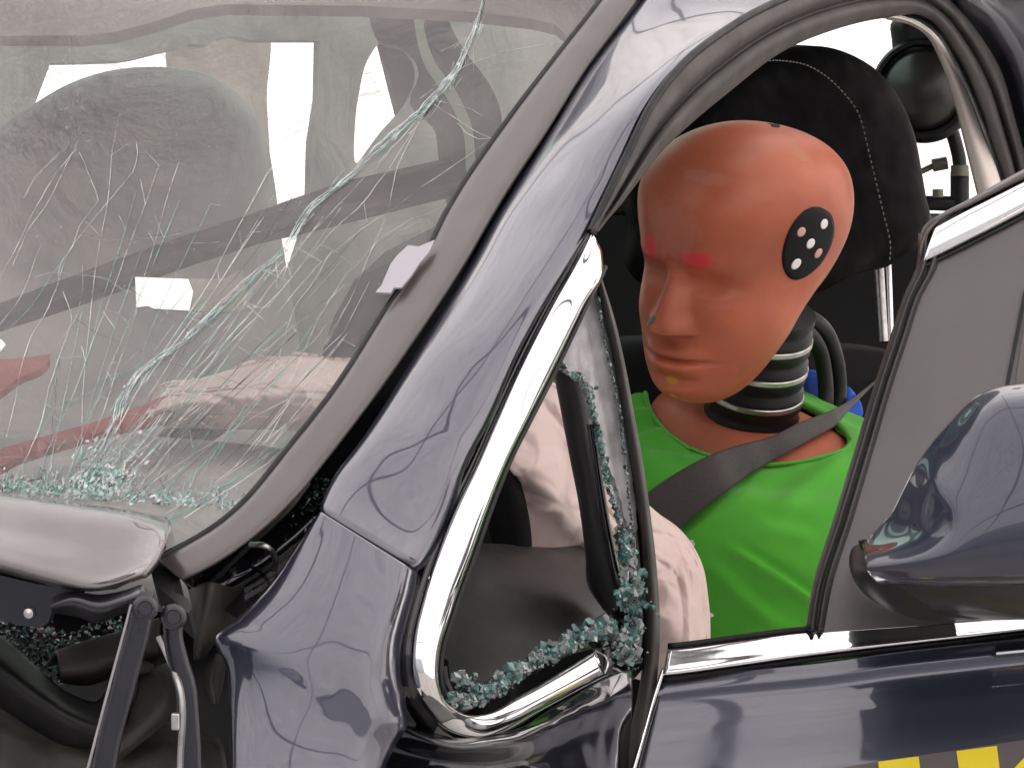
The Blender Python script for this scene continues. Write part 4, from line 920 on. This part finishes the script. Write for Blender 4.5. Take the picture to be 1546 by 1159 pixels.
# ============================================================ DUMMY
HC = P(1109, 391, 3.12)
Uh = CV(.035, .95, -.27).normalized()
Fh = CV(-.61, -.14, -.77); Fh = (Fh - Uh * Fh.dot(Uh)).normalized()
Lh = Uh.cross(Fh).normalized()            # towards the marker side
if Lh.dot(CV(1, 0, 0)) < 0: Lh = -Lh
HS = 1.0
def interp(tb, z):
    if z <= tb[0][0]: return tb[0][1:]
    for a, b in zip(tb, tb[1:]):
        if z <= b[0]:
            t = (z - a[0]) / (b[0] - a[0]); return tuple(p + (q - p) * t for p, q in zip(a[1:], b[1:]))
    return tb[-1][1:]
HT = [(-.113, .052, .050, .006), (-.110, .064, .030, .023), (-.102, .073, .012, .035), (-.090, .079, -.004, .044), (-.075, .081, -.018, .051), (-.058, .081, -.030, .056), (-.040, .082, -.042, .060),
      (-.025, .082, -.060, .0635), (-.010, .082, -.082, .067), (.005, .082, -.096, .070), (.020, .084, -.104, .073), (.040, .086, -.108, .0755), (.058, .084, -.106, .0755), (.075, .076, -.099, .072), (.090, .064, -.086, .063), (.102, .046, -.067, .049), (.110, .026, -.046, .033), (.1145, .004, -.024, .014), (.1155, -.010, -.012, .001)]
def smooth_tab(tb):
    zs = [r[0] for r in tb]
    q = cr([Vector((r[0] * 1.0, r[1], r[2])) for r in tb], 160); q2 = cr([Vector((r[0], r[3], 0)) for r in tb], 160)
    return [(p.x, p.y, p.z) for p in q], [(p.x, p.y) for p in q2]
HTa, HTb = smooth_tab(HT)
HTa.sort(); HTb.sort()
def gauss(d, s): return math.exp(-.5 * (d / s) ** 2)
def headpt(th, z, off=0.0):
    xf, xb = interp(HTa, z); hw, = interp(HTb, z)
    w1 = min(max((z - .02) / .08, 0), 1) + min(max((-.02 - z) / .06, 0), 1); w1 = w1 * w1 * (3 - 2 * w1)
    xc = xb + (xf - xb) * (.47 + .03 * w1)
    ct, stt = math.cos(th), math.sin(th)
    e = .90 if ct > 0 else 1.0
    x = xc + ((xf - xc) * math.copysign(abs(ct) ** e, ct) if ct > 0 else (xc - xb) * ct)
    y = hw * math.copysign(abs(stt) ** .92, stt)
    if ct > 0: y *= 1 - .10 * ct * (1 if z < .02 else max(0, 1 - (z - .02) / .05))
    d = 0
    if ct > 0:
        ay = abs(y); fr = min(1, ct * 1.8)
        # nose
        zz = z + .009
        if -.050 < zz < .022:
            t = (.016 - zz) / .052
            if t < 1: h = .005 + .0145 * max(t, 0) ** 1.2; s = .0050 + .0066 * max(t, 0) ** 1.3
            else: h = .0195 * max(0, 1 - ((t - 1) / .075)); s = .0120
            if zz > .010: h *= max(0, 1 - (zz - .010) / .012)
            d += h * math.exp(-.5 * (ay / s) ** 2.8)
            d += .006 * gauss(ay - .0125, .0045) * gauss(zz + .031, .005)
        # sockets, lids, brow
        d -= .0115 * gauss(ay - .026, .0135) * gauss(z + .006, .0090)
        d -= .0010 * gauss(ay - .030, .012) * gauss(z + .0185, .0025)
        d += .0042 * gauss(ay - .029, .011) * gauss(z + .0145, .0055)
        d += .0028 * gauss(z - .013, .008) * gauss(ay - .027, .018)
        d -= .0035 * gauss(ay, .010) * gauss(z - .004, .008)
        # cheeks / folds
        d += .0022 * gauss(ay - .038, .014) * gauss(z + .034, .014)
        d -= .0028 * gauss(ay - .032, .013) * gauss(z + .066, .018)
        # mouth
        d += .0048 * gauss(z + .0645, .0042) * math.exp(-.5 * (ay / .021) ** 4)
        d += .0058 * gauss(z + .0770, .0045) * math.exp(-.5 * (ay / .018) ** 4)
        d -= .0050 * gauss(z + .0708, .0016) * math.exp(-.5 * (ay / .025) ** 4)
        d += .0010 * gauss(ay, .028) * gauss(z + .076, .014)
        d -= .0040 * gauss(z + .0885, .0045) * gauss(ay, .018)
        d += .0040 * gauss(z + .102, .007) * gauss(ay, .014)
        d *= fr
    p = Vector((x + d, y, z))
    # jaw corner
    p.y += math.copysign(.004, stt) * gauss(z + .045, .016) * gauss(ct + .1, .45) if abs(stt) > .01 else 0
    # temples
    if off:
        e_ = .01
        a = headpt(th + e_, z); b = headpt(th - e_, z); c = headpt(th, z + .001); c2 = headpt(th, z - .001)
        n = (a - b).cross(c - c2).normalized()
        if n.dot(p - Vector((-.01, 0, z))) < 0: n = -n
        return p + n * off
    return p
def HW(p): return HC + (Fh * p.x + Lh * p.y + Uh * p.z) * HS
tb_ = P(1135, 1000, 3.3); 
dummy = empty('crash_test_dummy', (tb_.x, tb_.y, tb_.z - .2), 'crash test dummy with orange head and green shirt strapped in the driver seat', 'crash test dummy')
# head material with chalk marks at fixed places of the head
hm = mat('dummy_skin', (.47, .128, .060), .45, 0, .05, .3, spec=.4, col2=(.35, .085, .042), vscale=14, detail=9, bump=.12, bscale=40, bdist=.002)
hm.node_tree.nodes['Principled BSDF'].inputs['Subsurface Weight'].default_value = 0
def mark(m, c, rad, col, strength=.9, nz=.35, sc=(1, 1, 1)):
    n = m.node_tree.nodes; l = m.node_tree.links; b = n['Principled BSDF']
    src = b.inputs['Base Color'].links[0].from_socket
    tc = n.new('ShaderNodeTexCoord'); sb = n.new('ShaderNodeVectorMath'); sb.operation = 'SUBTRACT'; l.new(tc.outputs['Object'], sb.inputs[0]); sb.inputs[1].default_value = c
    sl = n.new('ShaderNodeVectorMath'); sl.operation = 'MULTIPLY'; l.new(sb.outputs[0], sl.inputs[0]); sl.inputs[1].default_value = sc
    ln = n.new('ShaderNodeVectorMath'); ln.operation = 'LENGTH'; l.new(sl.outputs[0], ln.inputs[0])
    t = n.new('ShaderNodeTexNoise'); t.inputs['Scale'].default_value = 160; t.inputs['Detail'].default_value = 3; l.new(tc.outputs['Object'], t.inputs['Vector'])
    ad = n.new('ShaderNodeMath'); ad.operation = 'MULTIPLY_ADD'; l.new(t.outputs[0], ad.inputs[0]); ad.inputs[1].default_value = rad * nz * 4; l.new(ln.outputs['Value'], ad.inputs[2])
    r = n.new('ShaderNodeMapRange'); r.interpolation_type = 'SMOOTHSTEP'; r.inputs[1].default_value = rad * (1.05 + nz * 2); r.inputs[2].default_value = rad * (.55 + nz * 2); r.inputs[3].default_value = 0; r.inputs[4].default_value = strength
    l.new(ad.outputs[0], r.inputs[0])
    mx = n.new('ShaderNodeMix'); mx.data_type = 'RGBA'; l.new(r.outputs[0], mx.inputs['Factor']); l.new(src, mx.inputs['A']); mx.inputs['B'].default_value = (*col, 1)
    l.new(mx.outputs['Result'], b.inputs['Base Color'])
NT, NZ = 260, 260
V = []; F = []
zs = [(-.113 + .2284 * (1 - math.cos(math.pi * j / (NZ - 1))) / 2) * .25 + (-.113 + .2284 * j / (NZ - 1)) * .75 for j in range(NZ)]
for z in zs:
    for i in range(NT): V.append(headpt(2 * math.pi * i / NT, z))
for j in range(NZ - 1):
    for i in range(NT): F.append((j * NT + i, j * NT + (i + 1) % NT, (j + 1) * NT + (i + 1) % NT, (j + 1) * NT + i))
F.append(tuple(range(NT))[::-1]); F.append(tuple((NZ - 1) * NT + i for i in range(NT)))
rot = Matrix((Fh, Lh, Uh)).transposed()
def hmesh(name, V, F, m, parent, label=None):
    me = bpy.data.meshes.new(name); me.from_pydata([tuple(v) for v in V], [], F)
    bm = bmesh.new(); bm.from_mesh(me); bmesh.ops.recalc_face_normals(bm, faces=bm.faces); bm.to_mesh(me); bm.free()
    for p in me.polygons: p.use_smooth = True
    me.materials.append(m); o = bpy.data.objects.new(name, me); COL.objects.link(o); o.parent = parent
    if label: o['label'] = label
    return o
head = hmesh('head', V, F, hm, dummy, 'glossy orange head with closed eyes')
head.matrix_basis = Matrix.Translation(HC - dummy.location) @ rot.to_4x4() @ Matrix.Diagonal((1.025, 1.03, .945, 1))
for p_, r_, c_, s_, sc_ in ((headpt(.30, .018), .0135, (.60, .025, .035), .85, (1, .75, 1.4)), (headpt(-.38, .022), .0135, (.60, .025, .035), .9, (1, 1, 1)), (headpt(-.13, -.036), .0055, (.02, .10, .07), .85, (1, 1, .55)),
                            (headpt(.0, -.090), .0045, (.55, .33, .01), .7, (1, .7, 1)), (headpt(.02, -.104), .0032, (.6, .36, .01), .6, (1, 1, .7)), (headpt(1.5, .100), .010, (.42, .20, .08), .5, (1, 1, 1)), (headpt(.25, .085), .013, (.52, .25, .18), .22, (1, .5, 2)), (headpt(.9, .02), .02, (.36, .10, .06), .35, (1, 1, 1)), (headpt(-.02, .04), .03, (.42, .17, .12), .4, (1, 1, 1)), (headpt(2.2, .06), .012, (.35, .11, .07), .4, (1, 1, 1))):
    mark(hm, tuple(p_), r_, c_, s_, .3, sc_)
# round target marker, wrapped on the skin
def patch(name, th0, z0, ra, rb, off, m, parent, tilt=0, n=40, rings=8, thick=.0006, label=None):
    c = headpt(th0, z0); dth = .001; k = (headpt(th0 + dth, z0) - c).length / dth
    V = []; F = []
    for lay in (off, off - thick):
        for q in range(rings + 1):
            for i in range(n):
                a = 2 * math.pi * i / n; s = q / rings
                u, v = ra * s * math.cos(a), rb * s * math.sin(a)
                u, v = u * math.cos(tilt) - v * math.sin(tilt), u * math.sin(tilt) + v * math.cos(tilt)
                V.append(headpt(th0 + u / k, z0 + v, lay))
    nn = (rings + 1) * n
    for b0 in (0, nn):
        for q in range(rings):
            for i in range(n): F.append((b0 + q * n + i, b0 + q * n + (i + 1) % n, b0 + (q + 1) * n + (i + 1) % n, b0 + (q + 1) * n + i))
    for i in range(n):
        a, b = rings * n + i, rings * n + (i + 1) % n; F.append((a, b, b + nn, a + nn))
    o = hmesh(name, V, F, m, parent, label)
    bm = bmesh.new(); bm.from_mesh(o.data); bmesh.ops.remove_doubles(bm, verts=bm.verts, dist=1e-6); bmesh.ops.recalc_face_normals(bm, faces=bm.faces); bm.to_mesh(o.data); bm.free()
    for p in o.data.polygons: p.use_smooth = True
    return o
MT, MZ = 1.39, .029
patch('target_marker', MT, MZ, .0285, .0315, .0008, M['marker'], head, label='black round target sticker')
kk = (headpt(MT + .001, MZ) - headpt(MT, MZ)).length / .001
for du, dv, r_, mm in ((0, 0, .0044, 'dotwhite'), (-.0125, .0120, .0042, 'dotpink'), (.0125, .0150, .0044, 'dotwhite'), (-.0105, -.0165, .0047, 'dotwhite'), (.0120, -.0105, .0042, 'dotpink')):
    patch('marker_dot', MT + du / kk, MZ + dv, r_, r_, .0014, M[mm], head, n=24, rings=3, thick=.0005)
hc_ = headpt(math.pi * .8, .1138)
bh = hmesh('bolt_hole_disc', [hc_ + Vector((.0062 * math.cos(a), .0062 * math.sin(a), z_)) for z_ in (-.003, .0002) for a in [2 * math.pi * i / 24 for i in range(24)]], [(i, (i + 1) % 24, 24 + (i + 1) % 24, 24 + i) for i in range(24)] + [tuple(range(24))[::-1], tuple(range(24, 48))], M['dark'], head)  # solid dark disc in place of the shade inside the hole
# neck
Un = CV(.115, .90, -.42).normalized(); NB = P(1133, 634, 3.235)
prof = []
r0 = .0400
neck = None
prof = [(0, -.05), (r0 * .98, -.05), (r0 * .98, .0)]
for k in range(4):
    h = .0 + k * .0255
    prof += [(r0 * 1.0, h + .003), (r0 * 1.0, h + .008), (r0 * .95, h + .0115), (r0 * .95, h + .0145), (r0 * 1.0, h + .018), (r0 * 1.0, h + .0235)]
prof += [(0, .106)]
neck = revolve('neck', prof, NB, Un, M['rubber'], dummy, seg=72, label='black rubber neck with metal discs')
for k in range(4):
    h = k * .0255
    revolve('neck_disc', [(.0, h - .0020), (r0 * 1.01, h - .0020), (r0 * 1.025, h - .0012), (r0 * 1.025, h + .0022), (r0 * 1.01, h + .0028), (0, h + .0028)], NB, Un, M['alu'], neck, seg=72)
revolve('neck_base', [(0, -.02), (r0 * 1.10, -.02), (r0 * 1.12, -.012), (r0 * 1.06, -.006), (0, -.005)], NB, Un, M['rubber'], neck, seg=72)
tube('neck_bracket', [P(1190, 520, 3.20), P(1193, 495, 3.20), P(1196, 455, 3.21)], .009, M['white'], dummy, n=10, seg=12)
# torso
Ut = CV(.06, .955, -.29).normalized(); Ft = CV(-.72, -.2, -.66); Ft = (Ft - Ut * Ft.dot(Ut)).normalized(); Lt = Ut.cross(Ft).normalized()
if Lt.dot(CV(1, 0, 0)) < 0: Lt = -Lt
Lt = (Lt - Ut * .07).normalized()
TB = NB + Ut * .014
def ring(h, hw, hd, fo=0, drop=0, e=.85, n=240, lift=0):
    out = []
    for i in range(n):
        a = 2 * math.pi * i / n; c, s = math.cos(a), math.sin(a)
        out.append(TB + Ft * (fo + hd * math.copysign(abs(c) ** e, c)) + Lt * hw * math.copysign(abs(s) ** e, s) + Ut * (h - drop * max(0, c) ** 1.5 + lift * abs(s) + .012 * max(0, -s) * min(hw / .15, 1)))
    return out
def rings_mesh(name, rgs, m, parent, fn=None, cap=True, label=None, sub=8):
    n = len(rgs[0]); cols = [cr([r[i] for r in rgs], len(rgs) * sub) for i in range(n)]; K = len(cols[0])
    V = [(fn(cols[i][k], k / (K - 1), i / n) if fn else cols[i][k]) for k in range(K) for i in range(n)]
    F = [(k * n + i, k * n + (i + 1) % n, (k + 1) * n + (i + 1) % n, (k + 1) * n + i) for k in range(K - 1) for i in range(n)]
    if cap: F += [tuple(range(n))[::-1], tuple((K - 1) * n + i for i in range(n))]
    return mesh(name, V, F, m, parent, True, label)
skin2 = mat('torso_skin', (.55, .17, .09), .5, col2=(.44, .12, .06), vscale=12)
rings_mesh('torso', [ring(-.010, .038, .036, 0), ring(-.012, .06, .05, 0), ring(-.018, .095, .062, .0, .010), ring(-.030, .125, .07, 0, .01), ring(-.080, .16, .085, 0), ring(-.14, .16, .10, .01), ring(-.3, .145, .09, .01), ring(-.42, .14, .09, 0)], skin2, dummy)
FOLDS = [(1118, 838, 1226, 908, .007, 6), (1150, 800, 1225, 812, .003, 10), (1100, 900, 1200, 960, .003, 12), (1040, 812, 1130, 742, .003, 8), (1080, 860, 1160, 930, .0035, 9), (960, 668, 1040, 640, .004, 8), (985, 690, 1050, 700, .004, 7), (950, 630, 1040, 618, .004, 7), (1200, 700, 1290, 660, .003, 9), (1180, 760, 1270, 690, .003, 10)]
def cloth(p, u, v):
    d = (p - (TB - Ut * .2)).normalized()
    q = p * 7
    fold = .004 * noise.noise(q + Vector((1, 5, 2))) + .0025 * noise.noise(p * 19)
    c = CM.inverted() @ p; X = PW / 2 + c.x / -c.z * FPX; Y = PH / 2 - c.y / -c.z * FPX
    for (x0, y0, x1, y1, amp, wd_) in FOLDS:
        tx, ty = x1 - x0, y1 - y0; L = math.hypot(tx, ty); tt = ((X - x0) * tx + (Y - y0) * ty) / L / L; dist = ((X - x0) * ty - (Y - y0) * tx) / L
        if -.3 < tt < 1.3: 
            en = math.exp(-.5 * (max(0, abs(tt - .5) - .35) / .15) ** 2)
            fold += amp * en * (math.exp(-.5 * (dist / wd_) ** 2) - .6 * math.exp(-.5 * ((dist - wd_ * 2) / wd_) ** 2))
    return p + d * fold
shirt = rings_mesh('shirt', [ring(-.010, .096, .063, .005, .018, .95), ring(-.009, .102, .069, .005, .018, .95), ring(-.013, .135, .086, .006, .020, .92), ring(-.019, .190, .108, .004, .016), ring(-.052, .218, .124, .004, .01), ring(-.14, .212, .136, .012), ring(-.3, .18, .124, .012), ring(-.44, .17, .115, 0)], M['green'], dummy, fn=cloth, cap=False, label='bright green shirt', sub=22)
solid(shirt, .003)
tube('collar', cr([p + Ut * .001 for p in ring(-.0095, .098, .065, .005, .018, .95, n=40)] + [ring(-.0095, .098, .065, .005, .018, .95, n=40)[0]], 120),   .0018, M['green'], shirt, n=120, seg=8, flat=1.6)
# sleeves / upper arms
tube('upper_arm', [TB + Lt * .18 - Ut * .075, TB + Lt * .215 - Ut * .14 + Ft * .03, TB + Lt * .225 - Ut * .26 + Ft * .08], .055, M['green'], dummy, n=24, seg=24)
tube('upper_arm', [TB - Lt * .15 - Ut * .06, TB - Lt * .165 - Ut * .14, TB - Lt * .16 - Ut * .26], .05, M['green'], dummy, n=24, seg=24)
# fold pressed in the shirt, back pads and cables
pillow('shoulder_pad', [(1206, 560), (1238, 562), (1240, 600), (1236, 640), (1204, 640), (1200, 600)], Plane((1206, 560, 3.34), (1240, 560, 3.35), (1206, 640, 3.34)), .03, M['blue'], dummy, n=40, label='blue pad behind the neck')
pillow('shoulder_pad', [(1272, 580), (1284, 592), (1294, 610), (1296, 630), (1280, 640), (1262, 628), (1264, 600)], Plane((1270, 590, 3.36), (1300, 590, 3.37), (1270, 640, 3.36)), .025, M['blue'], dummy, n=40, label='blue pad behind the shoulder')
tube('cable', [P(1200, 475, 3.27), P(1225, 482, 3.29), P(1248, 505, 3.31), P(1262, 545, 3.32), P(1266, 590, 3.33), P(1262, 640, 3.33)], .0075, M['rubber'], dummy, n=50)
tube('cable', [P(1200, 490, 3.26), P(1218, 500, 3.28), P(1238, 530, 3.30), P(1246, 575, 3.31), P(1246, 640, 3.31)], .0068, M['rubber'], dummy, n=50)
# belt over the body
bvh_o = shirt
bpy.context.view_layer.update()
def conform(x, y, dflt, gap=.004):
    dg = bpy.context.evaluated_depsgraph_get()
    best = None
    for ob in (shirt, bpy.data.objects['torso'], bpy.data.objects['neck']):
        inv = ob.matrix_world.inverted(); org = inv @ EYE; dr = (inv.to_3x3() @ (P(x, y, 1) - EYE)).normalized()
        hit, loc, nrm, idx = ob.ray_cast(org, dr)
        if hit:
            wl = ob.matrix_world @ loc; d = -(CM.inverted() @ wl).z
            best = d if best is None else min(best, d)
    return (best if best is not None else dflt)
A = cr2(bu, 50); B = cr2(bl, 50); dep = cr([(i, d, 0) for i, d in enumerate(bd_)], 50)
hit = []
for i, (a, b) in enumerate(zip(A, B)):
    hit.append(min(conform(*mixp(a, b, t_), 9.) for t_ in (0, .5, 1)))
k0 = next(i for i, (a, b) in enumerate(zip(A, B)) if a[0] < 1262)
ds = [(3.48 + (hit[k0] - 3.48) * i / k0) if i < k0 else hit[i] for i in range(50)]
ds = [min(ds[max(0, i - 1):i + 2]) if i > k0 else ds[i] for i in range(50)]
for i in range(k0 + 1, 50):
    if ds[i] > ds[i - 1] + .01: ds[i] = ds[i - 1]
for _ in range(5): ds = [ds[0]] + [min(ds[i], (ds[i - 1] + ds[i] * 2 + ds[i + 1]) / 4) for i in range(1, 49)] + [ds[-1]]
belt = loft('seat_belt', [[P(*mixp(a, b, t), d - .008 - o3) for a, b, d in zip(A, B, ds)] for t, o3 in ((0, 0), (.5, .003), (1, .001))], M['belt'], car, nu=12, nv=80, thick=.0018, label='dark grey seat belt across the green shirt')

# ============================================================ REAR LAMP AND CLAMPS
LC = P(1396, 138, 3.9)
lamp = empty('round_lamp', LC, 'round black lamp on a clamp behind the headrest of the driver seat', 'lamp')
lax = CV(-.25, .05, -1).normalized()
revolve('housing', [(0, -.06), (.03, -.06), (.046, -.03), (.0525, 0), (.0525, .012), (.049, .018), (.045, .018), (.044, .008), (0, .008)], LC, lax, M['rubber'], lamp, seg=60)
revolve('glass', [(0, .008), (.041, .008), (.041, .012), (.036, .022), (.026, .029), (.013, .033), (0, .034)], LC, lax, M['lampglass'], lamp, seg=60)
pillow('bracket', [(1346, 60), (1345, 35), (1380, 20), (1420, 25), (1430, 60), (1430, 100), (1352, 92)], Plane((1340, 60, 3.92), (1430, 60, 3.92), (1340, 100, 3.92)), .05, M['rubber'], lamp, n=40)
tube('stem', [P(1438, 200, 3.92), P(1448, 240, 3.92), P(1450, 262, 3.92)], .007, M['rubber'], lamp, n=10)
rig = empty('clamp_rig', P(1420, 300, 3.95), 'black camera clamp rig with bolts and rods behind the seat', 'clamp')
def cyl(nm, a, b, r, m, par): return tube(nm, [a, b], r, m, par, n=4, seg=16)
cyl('post', P(1449, 258, 3.93), P(1449, 330, 3.93), .0095, M['rubber'], rig)
cyl('knob', P(1449, 250, 3.92), P(1449, 266, 3.92), .009, M['olive'], rig)
cyl('cross_bar', P(1372, 306, 3.93), P(1460, 308, 3.93), .0075, M['rubber'], rig)
cyl('bolt', P(1416, 286, 3.91), P(1416, 298, 3.91), .0055, M['olive'], rig)
cyl('bolt', P(1387, 290, 3.91), P(1387, 300, 3.91), .0055, M['olive'], rig)
cyl('rod', P(1372, 268, 3.95), P(1410, 250, 3.95), .003, M['olive'], rig)
cyl('rod_end', P(1408, 250, 3.95), P(1430, 246, 3.95), .0065, M['olive'], rig)
cyl('side_clamp', P(1371, 250, 3.94), P(1374, 282, 3.94), .005, M['rubber'], rig)
cyl('lower_bar', P(1376, 328, 3.93), P(1420, 332, 3.93), .004, M['olive'], rig)
r2 = empty('bolt_cluster', P(950, 290, 3.9), 'small silver bolts beside the pillar left of the orange head', 'bolt')
cyl('bolt_body', P(938, 292, 3.9), P(968, 292, 3.9), .006, M['alu'], r2)
cyl('bolt_body', P(950, 282, 3.88), P(950, 300, 3.88), .007, M['chrome'], r2)
cyl('base_bar', P(925, 312, 3.88), P(985, 312, 3.88), .009, M['rubber'], r2)
